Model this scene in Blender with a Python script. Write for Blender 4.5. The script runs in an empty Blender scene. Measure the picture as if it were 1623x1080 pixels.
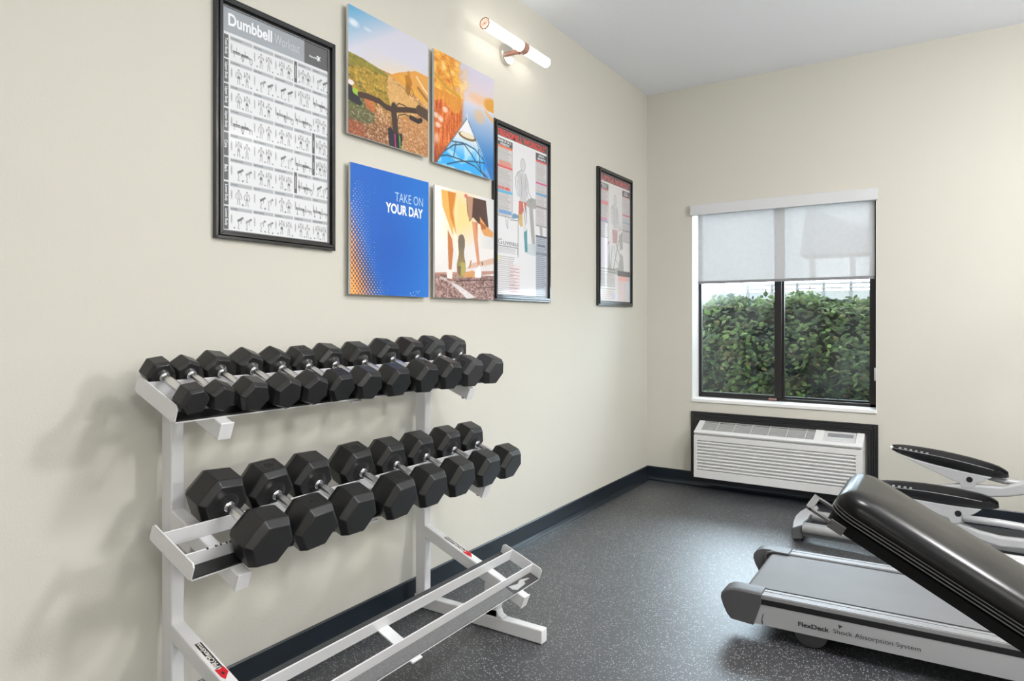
import bpy, math, random
import numpy as np
from mathutils import Vector, Matrix
random.seed(7)
rng = np.random.default_rng(11)
R = math.radians
scene = bpy.context.scene
COL = scene.collection

# ------------------------------------------------------------------ camera
cam_d = bpy.data.cameras.new('camera')
cam = bpy.data.objects.new('camera', cam_d); COL.objects.link(cam)
cam.location = (1.809, -4.539, 1.131)
cam.rotation_euler = (R(90), 0, R(33.15))
cam_d.sensor_width = 36
cam_d.lens = 1061 / 1623 * 36
cam_d.shift_y = -31.5 / 1623
cam_d.clip_start = 0.02
scene.camera = cam

# ------------------------------------------------------------------ world, light, exposure
scene.view_settings.view_transform = 'Standard'
scene.view_settings.look = 'None'
scene.view_settings.gamma = 1
scene.view_settings.exposure = 0.07
scene.view_settings.use_curve_mapping = False
W = bpy.data.worlds.new('overcast_sky'); scene.world = W
W.use_nodes = True
wn = W.node_tree; wn.nodes.clear()
wo = wn.nodes.new('ShaderNodeOutputWorld'); wb = wn.nodes.new('ShaderNodeBackground')
wb.inputs[0].default_value = (0.74, 0.87, 1.0, 1)
SKY = 26.0
wb.inputs[1].default_value = SKY
wn.links.new(wb.outputs[0], wo.inputs[0])

ROOM_H = 2.74
def area_light(name, loc, sx, sy, power, color=(1, .99, .975)):
    d = bpy.data.lights.new(name, 'AREA'); d.shape = 'RECTANGLE'; d.size = sx; d.size_y = sy
    d.energy = power; d.color = color
    o = bpy.data.objects.new(name, d); COL.objects.link(o); o.location = loc
    return o
LAMPS = [((2.15, -2.75), 0.34, 0.34, 32), ((3.3, -1.2), 0.55, 1.15, 9), ((2.2, -5.3), 0.55, 1.15, 10), ((3.5, -3.6), 0.55, 1.15, 10)]  # first panel follows the wall shadows; the other three are unseen, added fill
for i, ((lx, ly), sx, sy, pw) in enumerate(LAMPS):
    area_light('panel_lamp', (lx, ly, ROOM_H - .055), sx, sy, pw)
FILL_GLOBES = [((2.85, -2.05), 2.0, 104), ((4.1, -4.9), 1.5, 64), ((2.2, -6.5), 1.75, 10)]  # unseen hanging globes added to lift the ceiling and lower walls
for (gx, gy), gz, pw in FILL_GLOBES:
    d = bpy.data.lights.new('globe_lamp', 'POINT'); d.energy = pw; d.shadow_soft_size = .13; d.color = (1, .995, .98)
    o = bpy.data.objects.new('globe_lamp', d); COL.objects.link(o); o.location = (gx, gy, gz)
# daylight through the window
portal = area_light('window_daylight', (.886, .24, 1.2), 1.08, 1.25, 4, (.8, .9, 1))
portal.rotation_euler = (R(-90), 0, 0)
portal.data.cycles.is_portal = True

# ------------------------------------------------------------------ materials
def new_mat(name):
    m = bpy.data.materials.new(name); m.use_nodes = True
    nt = m.node_tree; b = nt.nodes['Principled BSDF']
    return m, nt, b
def srgb(c):
    return tuple(((v / 255) / 12.92 if v / 255 <= .04045 else ((v / 255 + .055) / 1.055) ** 2.4) for v in c)
def mat(name, rgb, rough=.5, metal=0, coat=0, noise=None, bump=None, spec=.5, var=None):
    m, nt, b = new_mat(name)
    c = srgb(rgb)
    b.inputs['Base Color'].default_value = (*c, 1)
    b.inputs['Roughness'].default_value = rough
    b.inputs['Metallic'].default_value = metal
    b.inputs['Coat Weight'].default_value = coat
    b.inputs['Coat Roughness'].default_value = .08
    b.inputs['Specular IOR Level'].default_value = spec
    tc = nt.nodes.new('ShaderNodeTexCoord')
    if var:   # (scale, amount) soft colour variation
        n = nt.nodes.new('ShaderNodeTexNoise'); n.inputs['Scale'].default_value = var[0]; n.inputs['Detail'].default_value = 4
        nt.links.new(tc.outputs['Object'], n.inputs['Vector'])
        mx = nt.nodes.new('ShaderNodeMix'); mx.data_type = 'RGBA'
        nt.links.new(n.outputs['Fac'], mx.inputs['Factor'])
        mx.inputs[6].default_value = (*[v * (1 - var[1]) for v in c], 1)
        mx.inputs[7].default_value = (*[min(1, v * (1 + var[1])) for v in c], 1)
        nt.links.new(mx.outputs[2], b.inputs['Base Color'])
    if bump:  # (scale, strength, distance)
        n = nt.nodes.new('ShaderNodeTexNoise'); n.inputs['Scale'].default_value = bump[0]; n.inputs['Detail'].default_value = 5
        nt.links.new(tc.outputs['Object'], n.inputs['Vector'])
        bp = nt.nodes.new('ShaderNodeBump'); bp.inputs['Strength'].default_value = bump[1]; bp.inputs['Distance'].default_value = bump[2]
        nt.links.new(n.outputs['Fac'], bp.inputs['Height']); nt.links.new(bp.outputs[0], b.inputs['Normal'])
    return m
M = {}
M['wall'] = mat('painted_wall', (211, 208, 198), .75, bump=(160, .25, .002), spec=.3)
M['ceiling'] = mat('textured_ceiling', (241, 244, 250), .85, bump=(90, .4, .003), spec=.2)
M['base'] = mat('rubber_baseboard', (24, 33, 42), .28, spec=.5)
M['rack'] = mat('white_powder_coat', (226, 226, 228), .3, bump=(300, .05, .0005), coat=.2)
M['rubber'] = mat('black_rubber', (29, 29, 30), .38, coat=.12, var=(8, .15), bump=(600, .15, .0004))
M['rubber_strip'] = mat('dusty_rubber_strip', (62, 62, 64), .6, var=(60, .35), bump=(500, .2, .0005))
M['scuffed'] = mat('scuffed_grey_rubber_strip', (104, 104, 105), .55, var=(140, .4), bump=(500, .2, .0005))
M['urethane'] = mat('worn_black_urethane', (52, 52, 53), .5, var=(220, .45), bump=(240, .6, .002))
M['numb'] = mat('number_ink', (20, 20, 20), .7)
M['chrome'] = mat('chrome', (232, 232, 235), .1, metal=1)
M['knurl'] = mat('knurled_chrome', (228, 228, 230), .2, metal=1, bump=(900, .5, .0006))
M['frame'] = mat('black_poster_frame', (26, 27, 30), .25, coat=.4)
M['panel'] = mat('white_panel_edge', (235, 235, 235), .5)
M['win'] = mat('dark_bronze_window_frame', (28, 25, 24), .4)
M['trim'] = mat('white_window_trim', (240, 240, 238), .4)
M['ac'] = mat('white_air_conditioner_plastic', (226, 226, 226), .4)
M['acdark'] = mat('dark_vent_grey', (38, 39, 40), .7)
M['acframe'] = mat('black_wall_sleeve', (34, 34, 36), .35)
M['grey'] = mat('grey_moulded_plastic', (150, 150, 152), .4, bump=(400, .1, .0005))
M['capgrey'] = mat('charcoal_end_cap_plastic', (88, 88, 90), .5, bump=(400, .1, .0005))
M['greydk'] = mat('dark_grey_plastic', (74, 75, 77), .42, bump=(400, .1, .0005))
M['silver'] = mat('brushed_aluminium', (150, 150, 152), .5, metal=.15)
M['silverpaint'] = mat('silver_paint', (186, 187, 190), .35, metal=.15)
M['railpaint'] = mat('bright_rail_metal', (214, 214, 216), .3, metal=.25)
M['belt'] = mat('grey_running_belt', (112, 112, 113), .6, spec=.25, var=(6, .12), bump=(700, .15, .0005))
M['blackpl'] = mat('black_plastic', (26, 27, 29), .35)
M['leather'] = mat('black_vinyl', (13, 13, 14), .26, spec=.22)
M['thread'] = mat('pale_piping_thread', (92, 92, 92), .4)
M['board'] = mat('black_backing_board', (9, 9, 10), .7, spec=.2)
M['strap'] = mat('grey_steel_strap', (104, 104, 106), .35, metal=.4)
M['lampmetal'] = mat('copper_lamp_metal', (196, 150, 134), .35, metal=.4)
M['nickel'] = mat('nickel_lamp_base', (214, 210, 202), .25, metal=.8)
M['lampcap'] = mat('white_lamp_end_cap', (235, 225, 215), .4)
M['red'] = mat('red_emblem', (205, 30, 42), .4)
M['logoblack'] = mat('logo_black', (40, 38, 38), .5)
M['logowhite'] = mat('logo_white', (225, 222, 216), .5)
M['ink'] = mat('dark_lettering', (38, 38, 40), .5)
M['inkgrey'] = mat('grey_lettering', (110, 110, 114), .5)
M['white_ink'] = mat('white_lettering', (240, 243, 248), .5)
M['pale_ink'] = mat('pale_blue_lettering', (190, 220, 245), .5)
M['red_ink'] = mat('red_lettering', (226, 84, 78), .5)
M['pink_ink'] = mat('pink_lettering', (214, 120, 126), .5)
M['blackcord'] = mat('black_cord', (20, 20, 20), .5)
M['wallfence'] = mat('weathered_rail', (48, 46, 43), .7)
M['roof'] = mat('grey_roof', (196, 199, 204), .7)
M['ground'] = mat('outdoor_soil', (40, 38, 32), .9, var=(3, .3))

def emission(name, rgb, s):
    m, nt, b = new_mat(name); b.inputs['Base Color'].default_value = (.9, .9, .88, 1)
    b.inputs['Emission Color'].default_value = (*srgb(rgb), 1); b.inputs['Emission Strength'].default_value = s
    return m
M['tube'] = emission('glowing_lamp_tube', (255, 250, 240), 3.6)
M['capglow'] = emission('softly_lit_lamp_end', (255, 240, 228), 1.6)
M['lens'] = emission('glowing_light_diffuser', (255, 248, 238), 2.0)

def fill_globe_mat():  # see-through glow for the added fill globes
    m = bpy.data.materials.new('frosted_globe_glass'); m.use_nodes = True
    nt = m.node_tree; nt.nodes.clear(); out = nt.nodes.new('ShaderNodeOutputMaterial')
    e = nt.nodes.new('ShaderNodeEmission'); e.inputs[1].default_value = 3
    tr = nt.nodes.new('ShaderNodeBsdfTransparent'); mx = nt.nodes.new('ShaderNodeMixShader'); mx.inputs[0].default_value = .85
    nt.links.new(e.outputs[0], mx.inputs[1]); nt.links.new(tr.outputs[0], mx.inputs[2]); nt.links.new(mx.outputs[0], out.inputs[0])
    return m
M['globe'] = fill_globe_mat()
def floor_mat():
    m, nt, b = new_mat('speckled_rubber_floor')
    tc = nt.nodes.new('ShaderNodeTexCoord')
    def specks(scale, thr, r):
        v = nt.nodes.new('ShaderNodeTexVoronoi'); v.inputs['Scale'].default_value = scale; v.inputs['Randomness'].default_value = 1
        nt.links.new(tc.outputs['Object'], v.inputs['Vector'])
        lt = nt.nodes.new('ShaderNodeMath'); lt.operation = 'LESS_THAN'; lt.inputs[1].default_value = r
        nt.links.new(v.outputs['Distance'], lt.inputs[0])
        sp = nt.nodes.new('ShaderNodeSeparateColor'); nt.links.new(v.outputs['Color'], sp.inputs[0])
        gt = nt.nodes.new('ShaderNodeMath'); gt.operation = 'GREATER_THAN'; gt.inputs[1].default_value = thr
        nt.links.new(sp.outputs[0], gt.inputs[0])
        mu = nt.nodes.new('ShaderNodeMath'); mu.operation = 'MULTIPLY'
        nt.links.new(lt.outputs[0], mu.inputs[0]); nt.links.new(gt.outputs[0], mu.inputs[1])
        return mu
    a = specks(190, .68, .33); c = specks(95, .82, .22)
    ad = nt.nodes.new('ShaderNodeMath'); ad.operation = 'MAXIMUM'
    nt.links.new(a.outputs[0], ad.inputs[0]); nt.links.new(c.outputs[0], ad.inputs[1])
    n = nt.nodes.new('ShaderNodeTexNoise'); n.inputs['Scale'].default_value = 2.2; n.inputs['Detail'].default_value = 6
    nt.links.new(tc.outputs['Object'], n.inputs['Vector'])
    r0 = nt.nodes.new('ShaderNodeValToRGB'); r0.color_ramp.elements[0].color = (.018, .02, .024, 1); r0.color_ramp.elements[1].color = (.034, .036, .041, 1)
    r0.color_ramp.elements[0].position = .3; r0.color_ramp.elements[1].position = .7
    nt.links.new(n.outputs['Fac'], r0.inputs[0])
    mx = nt.nodes.new('ShaderNodeMix'); mx.data_type = 'RGBA'
    nt.links.new(ad.outputs[0], mx.inputs['Factor']); nt.links.new(r0.outputs[0], mx.inputs[6])
    mx.inputs[7].default_value = (.42, .43, .46, 1)
    nt.links.new(mx.outputs[2], b.inputs['Base Color'])
    b.inputs['Roughness'].default_value = .5
    b.inputs['Coat Weight'].default_value = .7; b.inputs['Coat Roughness'].default_value = .5
    b.inputs['Specular IOR Level'].default_value = .85
    n2 = nt.nodes.new('ShaderNodeTexNoise'); n2.inputs['Scale'].default_value = 260; n2.inputs['Detail'].default_value = 3
    nt.links.new(tc.outputs['Object'], n2.inputs['Vector'])
    bp = nt.nodes.new('ShaderNodeBump'); bp.inputs['Strength'].default_value = .35; bp.inputs['Distance'].default_value = .0015
    nt.links.new(n2.outputs['Fac'], bp.inputs['Height']); nt.links.new(bp.outputs[0], b.inputs['Normal'])
    return m
M['floor'] = floor_mat()

def blind_mat():
    m = bpy.data.materials.new('sheer_blind_fabric'); m.use_nodes = True
    nt = m.node_tree; nt.nodes.clear()
    out = nt.nodes.new('ShaderNodeOutputMaterial')
    d = nt.nodes.new('ShaderNodeBsdfDiffuse'); d.inputs[0].default_value = (.8, .8, .81, 1)
    t = nt.nodes.new('ShaderNodeBsdfTranslucent'); t.inputs[0].default_value = (.86, .79, .74, 1)
    tr = nt.nodes.new('ShaderNodeBsdfTransparent'); tr.inputs[0].default_value = (.03, .03, .03, 1)
    m1 = nt.nodes.new('ShaderNodeMixShader'); m1.inputs[0].default_value = .075
    m2 = nt.nodes.new('ShaderNodeMixShader')
    nt.links.new(d.outputs[0], m1.inputs[1]); nt.links.new(t.outputs[0], m1.inputs[2])
    tc = nt.nodes.new('ShaderNodeTexCoord'); n = nt.nodes.new('ShaderNodeTexNoise'); n.inputs['Scale'].default_value = 40
    nt.links.new(tc.outputs['Object'], n.inputs['Vector'])
    mr = nt.nodes.new('ShaderNodeMapRange'); mr.inputs['To Min'].default_value = .36; mr.inputs['To Max'].default_value = .44
    nt.links.new(n.outputs['Fac'], mr.inputs['Value']); nt.links.new(mr.outputs[0], m2.inputs[0])
    nt.links.new(m1.outputs[0], m2.inputs[1]); nt.links.new(tr.outputs[0], m2.inputs[2])
    nt.links.new(m2.outputs[0], out.inputs[0])
    return m
M['blind'] = blind_mat()

def glass_mat():
    m = bpy.data.materials.new('misty_window_glass'); m.use_nodes = True
    nt = m.node_tree; nt.nodes.clear()
    out = nt.nodes.new('ShaderNodeOutputMaterial')
    tr = nt.nodes.new('ShaderNodeBsdfTransparent'); tr.inputs[0].default_value = (.93, .95, .94, 1)
    g = nt.nodes.new('ShaderNodeBsdfGlossy'); g.inputs['Roughness'].default_value = .02
    fr = nt.nodes.new('ShaderNodeFresnel'); fr.inputs[0].default_value = 1.5
    m1 = nt.nodes.new('ShaderNodeMixShader')
    nt.links.new(fr.outputs[0], m1.inputs[0]); nt.links.new(tr.outputs[0], m1.inputs[1]); nt.links.new(g.outputs[0], m1.inputs[2])
    # bright sky glare put into the pane, stronger upper left and in streaks
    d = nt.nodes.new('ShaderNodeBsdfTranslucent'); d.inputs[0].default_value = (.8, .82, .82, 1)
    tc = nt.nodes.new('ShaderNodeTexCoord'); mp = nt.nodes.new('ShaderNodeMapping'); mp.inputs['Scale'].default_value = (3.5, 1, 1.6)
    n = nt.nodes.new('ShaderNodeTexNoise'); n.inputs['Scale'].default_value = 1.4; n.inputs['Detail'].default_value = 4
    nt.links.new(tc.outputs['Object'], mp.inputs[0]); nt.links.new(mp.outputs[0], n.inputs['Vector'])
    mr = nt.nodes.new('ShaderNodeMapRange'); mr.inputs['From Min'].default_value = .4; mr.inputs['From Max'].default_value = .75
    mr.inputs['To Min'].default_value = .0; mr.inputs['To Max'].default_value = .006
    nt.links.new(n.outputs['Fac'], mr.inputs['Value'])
    # painted glare of the overexposed sky at the upper left
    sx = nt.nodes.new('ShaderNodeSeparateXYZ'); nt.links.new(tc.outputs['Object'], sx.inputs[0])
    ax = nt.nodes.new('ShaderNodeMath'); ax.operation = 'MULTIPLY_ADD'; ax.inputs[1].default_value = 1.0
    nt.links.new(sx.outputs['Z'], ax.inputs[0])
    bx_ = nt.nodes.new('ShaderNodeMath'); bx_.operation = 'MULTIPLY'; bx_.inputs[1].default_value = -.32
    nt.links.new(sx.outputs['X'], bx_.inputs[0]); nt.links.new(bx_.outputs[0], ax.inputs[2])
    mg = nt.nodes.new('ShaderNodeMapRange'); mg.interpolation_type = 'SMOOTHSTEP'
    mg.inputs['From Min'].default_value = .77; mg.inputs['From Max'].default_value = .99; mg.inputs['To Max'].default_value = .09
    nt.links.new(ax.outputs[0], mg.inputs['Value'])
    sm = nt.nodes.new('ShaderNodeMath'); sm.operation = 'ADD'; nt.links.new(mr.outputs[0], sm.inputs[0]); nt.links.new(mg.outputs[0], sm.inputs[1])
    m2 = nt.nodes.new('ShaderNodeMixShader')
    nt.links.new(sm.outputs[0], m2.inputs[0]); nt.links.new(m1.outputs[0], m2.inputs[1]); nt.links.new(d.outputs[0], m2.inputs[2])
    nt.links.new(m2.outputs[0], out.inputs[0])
    return m
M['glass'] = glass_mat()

def attr_mat(name, rough=.35, coat=0, translucent=False):
    m, nt, b = new_mat(name)
    a = nt.nodes.new('ShaderNodeAttribute'); a.attribute_name = 'print_colour'
    nt.links.new(a.outputs['Color'], b.inputs['Base Color'])
    b.inputs['Roughness'].default_value = rough; b.inputs['Coat Weight'].default_value = coat; b.inputs['Coat Roughness'].default_value = .06
    return m
M['print'] = attr_mat('printed_photo_panel', .4, .1)
M['poster'] = attr_mat('printed_poster_paper', .5, .22)
M['leaf'] = attr_mat('hedge_leaf', .85); M['leaf'].node_tree.nodes['Principled BSDF'].inputs['Specular IOR Level'].default_value = .06

# ------------------------------------------------------------------ helpers
def link(o, parent=None):
    COL.objects.link(o)
    if parent is not None: o.parent = parent
    return o
def tag(o, label=None, cat=None, group=None, kind=None):
    if label: o['label'] = label
    if cat: o['category'] = cat
    if group: o['group'] = group
    if kind: o['kind'] = kind
    return o
def thing(name, label, cat, loc=(0, 0, 0), group=None, rot=(0, 0, 0)):
    o = bpy.data.objects.new(name, None); o.empty_display_size = .05; COL.objects.link(o)
    o.location = loc; o.rotation_euler = rot
    return tag(o, label, cat, group)
def world_loc(o):
    v = Vector((0, 0, 0))
    while o is not None: v += Vector(o.location); o = o.parent
    return v
class MB:
    def __init__(s): s.v = []; s.f = []
    def add(s, vs, fs):
        k = len(s.v); s.v += [tuple(v) for v in vs]; s.f += [tuple(i + k for i in f) for f in fs]; return s
    def box(s, x0, x1, y0, y1, z0, z1):
        return s.add([(x, y, z) for x in (x0, x1) for y in (y0, y1) for z in (z0, z1)],
                     [(0, 1, 3, 2), (4, 6, 7, 5), (0, 4, 5, 1), (2, 3, 7, 6), (0, 2, 6, 4), (1, 5, 7, 3)])
    def obox(s, o, a, b, c, ra, rb, rc):   # oriented box: origin, three unit axes, three (min,max) ranges
        o, a, b, c = map(Vector, (o, a, b, c))
        return s.add([o + a * i + b * j + c * k for i in ra for j in rb for k in rc],
                     [(0, 1, 3, 2), (4, 6, 7, 5), (0, 4, 5, 1), (2, 3, 7, 6), (0, 2, 6, 4), (1, 5, 7, 3)])
    def prism(s, pts, fn, t0, t1):         # polygon pts (p,q) mapped by fn(p,q,t)
        n = len(pts)
        vs = [fn(p, q, t0) for p, q in pts] + [fn(p, q, t1) for p, q in pts]
        return s.add(vs, [tuple(range(n))[::-1], tuple(range(n, 2 * n))] + [(i, (i + 1) % n, n + (i + 1) % n, n + i) for i in range(n)])
    def loft(s, rings, cap=True, closed=True):
        n = len(rings[0]); vs = [v for r in rings for v in r]; fs = []
        for k in range(len(rings) - 1):
            for i in range(n if closed else n - 1):
                fs.append((k * n + i, k * n + (i + 1) % n, (k + 1) * n + (i + 1) % n, (k + 1) * n + i))
        if cap: fs += [tuple(range(n))[::-1], tuple((len(rings) - 1) * n + i for i in range(n))]
        return s.add(vs, fs)
    def tube(s, pts, r, seg=12):
        pts = [Vector(p) for p in pts]; rings = []
        rs = r if isinstance(r, (list, tuple)) else [r] * len(pts)
        up = None
        for i, p in enumerate(pts):
            d = (pts[min(i + 1, len(pts) - 1)] - pts[max(i - 1, 0)]).normalized()
            if up is None: up = Vector((0, 0, 1)) if abs(d.z) < .9 else Vector((1, 0, 0))
            a = d.cross(up).normalized(); b = a.cross(d).normalized(); up = b
            rings.append([p + (a * math.cos(t) + b * math.sin(t)) * rs[i] for t in [2 * math.pi * k / seg for k in range(seg)]])
        return s.loft(rings)
    def lathe(s, prof, o, axis, seg=24):   # prof: (distance along axis, radius)
        o, axis = Vector(o), Vector(axis).normalized()
        u = axis.cross(Vector((0, 0, 1)) if abs(axis.z) < .9 else Vector((1, 0, 0))).normalized(); w = axis.cross(u)
        return s.loft([[o + axis * t + (u * math.cos(a) + w * math.sin(a)) * max(r, 1e-5) for a in [2 * math.pi * k / seg for k in range(seg)]] for t, r in prof])
    def build(s, name, m, parent=None, bevel=0, seg=2, smooth=False, local=False, auto=None, subsurf=0):
        me = bpy.data.meshes.new(name)
        off = Vector((0, 0, 0)) if (local or parent is None) else world_loc(parent)
        me.from_pydata([tuple(Vector(v) - off) for v in s.v], [], s.f)
        me.materials.append(m)
        import bmesh
        bm = bmesh.new(); bm.from_mesh(me); bmesh.ops.recalc_face_normals(bm, faces=bm.faces); bm.to_mesh(me); bm.free()
        if smooth or auto:
            me.polygons.foreach_set('use_smooth', [True] * len(me.polygons))
        if auto: me.set_sharp_from_angle(angle=R(auto))
        o = link(bpy.data.objects.new(name, me), parent)
        if bevel:
            b = o.modifiers.new('bevel', 'BEVEL'); b.width = bevel; b.segments = seg; b.limit_method = 'ANGLE'; b.angle_limit = R(30); b.harden_normals = False
        if subsurf:
            b = o.modifiers.new('sub', 'SUBSURF'); b.levels = subsurf; b.render_levels = subsurf
        return o
def text(body, name, m, parent, origin, ux, uy, width=None, height=None, bold=0, ext=.0003, align='L', squash=None):
    """flat lettering as a mesh; ux = reading direction, uy = up direction, width/height in metres"""
    cu = bpy.data.curves.new('t', 'FONT'); cu.body = body; cu.size = 1; cu.extrude = 0; cu.offset = bold; cu.resolution_u = 4
    cu.space_line = .95
    if align == 'C': cu.align_x = 'CENTER'
    o = bpy.data.objects.new('t', cu); COL.objects.link(o)
    dg = bpy.context.evaluated_depsgraph_get(); dg.update()
    me = bpy.data.meshes.new_from_object(o.evaluated_get(dg))
    bpy.data.objects.remove(o); bpy.data.curves.remove(cu)
    co = np.zeros(len(me.vertices) * 3); me.vertices.foreach_get('co', co); co = co.reshape(-1, 3)
    lo, hi = co.min(0), co.max(0); sz = hi - lo
    sy = height / sz[1] if height else width / sz[0]
    sx = width / sz[0] if width else sy
    ux, uy = Vector(ux).normalized(), Vector(uy).normalized(); uz = ux.cross(uy)
    off = world_loc(parent)
    out = []
    for c in co:
        out.append(tuple(Vector(origin) + ux * ((c[0] - lo[0]) * sx) + uy * ((c[1] - lo[1]) * sy) + uz * ext - off))
    me.vertices.foreach_set('co', np.array(out).ravel()); me.update()
    me.materials.clear(); me.materials.append(m); me.name = name
    return link(bpy.data.objects.new(name, me), parent)

# ------------------------------------------------------------------ the room
def struct(o): o['kind'] = 'structure'; return o
ROOM_X, ROOM_Y = 4.8, -7.2
struct(MB().box(-.2, ROOM_X + .2, ROOM_Y - .2, .25, -.1, 0).build('floor', M['floor']))
struct(MB().box(-.2, ROOM_X + .2, ROOM_Y - .2, .25, ROOM_H, ROOM_H + .1).build('ceiling', M['ceiling']))
struct(MB().box(-.15, 0, ROOM_Y, .2, 0, ROOM_H).build('wall_left', M['wall']))
struct(MB().box(ROOM_X, ROOM_X + .15, ROOM_Y, .2, 0, ROOM_H).build('wall_right', M['wall']))
struct(MB().box(0, ROOM_X, ROOM_Y - .15, ROOM_Y, 0, ROOM_H).build('wall_front', M['wall']))
WX0, WX1, WZ0, WZ1 = .326, 1.446, .575, 1.925
wb_ = MB()
wb_.box(0, WX0, 0, .2, 0, ROOM_H).box(WX1, ROOM_X, 0, .2, 0, ROOM_H).box(WX0, WX1, 0, .2, 0, WZ0).box(WX0, WX1, 0, .2, WZ1, ROOM_H)
struct(wb_.build('wall_back', M['wall']))
def base_profile(p0, inward, along, length, name):
    prof = [(0, 0), (.03, 0), (.03, .002), (.016, .006), (.009, .018), (.007, .03), (.006, .09), (.003, .095), (0, .095)]
    p0, inward, along = Vector(p0), Vector(inward), Vector(along)
    o = MB().prism(prof, lambda a, b, t: p0 + inward * a + along * t + Vector((0, 0, b)), 0, length).build(name, M['base'])
    return struct(o)
base_profile((0, 0, 0), (1, 0, 0), (0, -1, 0), 7.2, 'baseboard_left')
base_profile((0, 0, 0), (0, -1, 0), (1, 0, 0), ROOM_X, 'baseboard_back')
base_profile((ROOM_X, 0, 0), (-1, 0, 0), (0, -1, 0), 7.2, 'baseboard_right')

# window
win = bpy.data.objects.new('window_1', None); COL.objects.link(win); struct(win); win.location = (.886, .1, WZ0)
MB().box(WX0, WX0 + .003, -.001, .2, WZ0 + .02, WZ1).box(WX1 - .003, WX1, -.001, .2, WZ0 + .02, WZ1).box(WX0, WX1, -.001, .2, WZ1 - .003, WZ1).build('jamb', M['trim'], win)
MB().box(WX0 - .002, WX1 + .003, -.012, .2, WZ0, WZ0 + .022).build('sill', M['trim'], win, bevel=.003)
FZ = WZ0 + .022
MB().box(WX0 + .003, WX1 - .003, .135, .195, FZ, FZ + .018).box(WX0 + .003, WX1 - .003, .135, .195, WZ1 - .03, WZ1 - .003) \
    .box(WX0 + .003, WX0 + .014, .135, .195, FZ, WZ1 - .003).box(WX1 - .05, WX1 - .003, .135, .195, FZ, WZ1 - .003).build('window_frame', M['win'], win, bevel=.002)
s1 = MB().box(WX0 + .014, .85, .14, .16, FZ + .018, FZ + .036).box(WX0 + .014, .85, .14, .16, WZ1 - .05, WZ1 - .03).box(.838, .882, .128, .165, FZ + .018, WZ1 - .03) \
    .box(WX0 + .014, WX0 + .02, .14, .16, FZ + .018, WZ1 - .03).build('sliding_sash', M['win'], win, bevel=.002)
MB().box(.878, WX1 - .05, .168, .188, FZ + .018, FZ + .03).box(.878, .894, .16, .188, FZ + .018, WZ1 - .03).build('fixed_sash', M['win'], win, bevel=.002)
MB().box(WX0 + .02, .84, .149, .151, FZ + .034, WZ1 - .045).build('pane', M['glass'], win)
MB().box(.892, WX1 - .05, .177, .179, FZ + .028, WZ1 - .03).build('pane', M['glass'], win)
MB().box(.803, .853, .118, .14, FZ + .004, FZ + .02).build('sash_latch', mat('worn_red_steel_latch', (150, 118, 112), .4, metal=.5), s1, bevel=.002)
MB().box(.834, .842, .118, .135, 1.2, 1.25).build('sash_lock', M['win'], s1, bevel=.002)

# roller blind
bl = thing('roller_blind', 'white sheer roller blind pulled half down over the window', 'window blind', (.886, -.015, 1.885))
MB().box(.322, 1.452, -.035, .0, 1.85, 1.922).build('valance', mat('white_blind_valance', (214, 215, 218), .5), bl, bevel=.003)
MB().tube([(.37, .03, 1.885), (1.43, .03, 1.885)], .022, 16).build('roller_tube', M['trim'], bl, smooth=True)
MB().add([(.360, .029, 1.40), (1.434, .029, 1.40), (1.434, .029, 1.88), (.360, .029, 1.88)], [(0, 1, 2, 3)]).build('fabric', M['blind'], bl)
MB().box(.360, 1.434, .024, .034, 1.383, 1.402).build('hem_bar', mat('grey_hem_bar', (138, 138, 141), .45), bl, bevel=.002)
MB().tube([(1.4405, .004, 1.85), (1.4405, .004, .84)], .0017, 6).tube([(1.4365, .012, 1.85), (1.4365, .012, .84)], .0017, 6).build('pull_chain', M['blackcord'], bl)
MB().tube([(1.438, .008, .85), (1.438, .008, .845), (1.438, .008, .775), (1.438, .008, .77)], [.003, .0065, .0065, .004], 12).build('chain_weight', mat('clear_grey_weight', (176, 180, 182), .25), bl, smooth=True)

# ------------------------------------------------------------------ outdoors
struct(MB().box(-12, 12, .25, 24, -.12, -.02).build('ground', M['ground']))
def leaf_cloud(n, sampler, size, name, parent, tones, up=.35):
    vs = []; fs = []; cols = []
    for _ in range(n):
        p, dep = sampler()
        a = random.uniform(0, 6.28); tilt = random.uniform(-1.1, 1.1)
        sz = size * random.uniform(.6, 1.3)
        d = Vector((math.cos(a), math.sin(a) - .3, random.uniform(-.7, .5))).normalized()
        nrm = Vector((random.uniform(-.7, .7), random.uniform(-1.1, .1), random.uniform(.1, 1.1))).normalized()
        w = d.cross(nrm).normalized(); d = nrm.cross(w).normalized()
        p = Vector(p); k = len(vs)
        vs += [p - d * sz, p - d * sz * .3 + w * sz * .55, p + d * sz * .35 + w * sz * .5, p + d * sz * 1.05, p + d * sz * .35 - w * sz * .5, p - d * sz * .3 - w * sz * .55, p + nrm * sz * .12]
        fs += [(k + i, k + (i + 1) % 6, k + 6) for i in range(6)]
        t = random.choice(tones); f = random.uniform(.5, 1.0) * .9
        c = [min(1, v * f) for v in srgb(t)] + [1]; cols += [c] * 7
    me = bpy.data.meshes.new(name); me.from_pydata([tuple(v) for v in vs], [], fs)
    ca = me.color_attributes.new('print_colour', 'FLOAT_COLOR', 'POINT')
    ca.data.foreach_set('color', np.array(cols, dtype=np.float32).ravel())
    me.materials.append(M['leaf'])
    return link(bpy.data.objects.new(name, me), parent)
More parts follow.
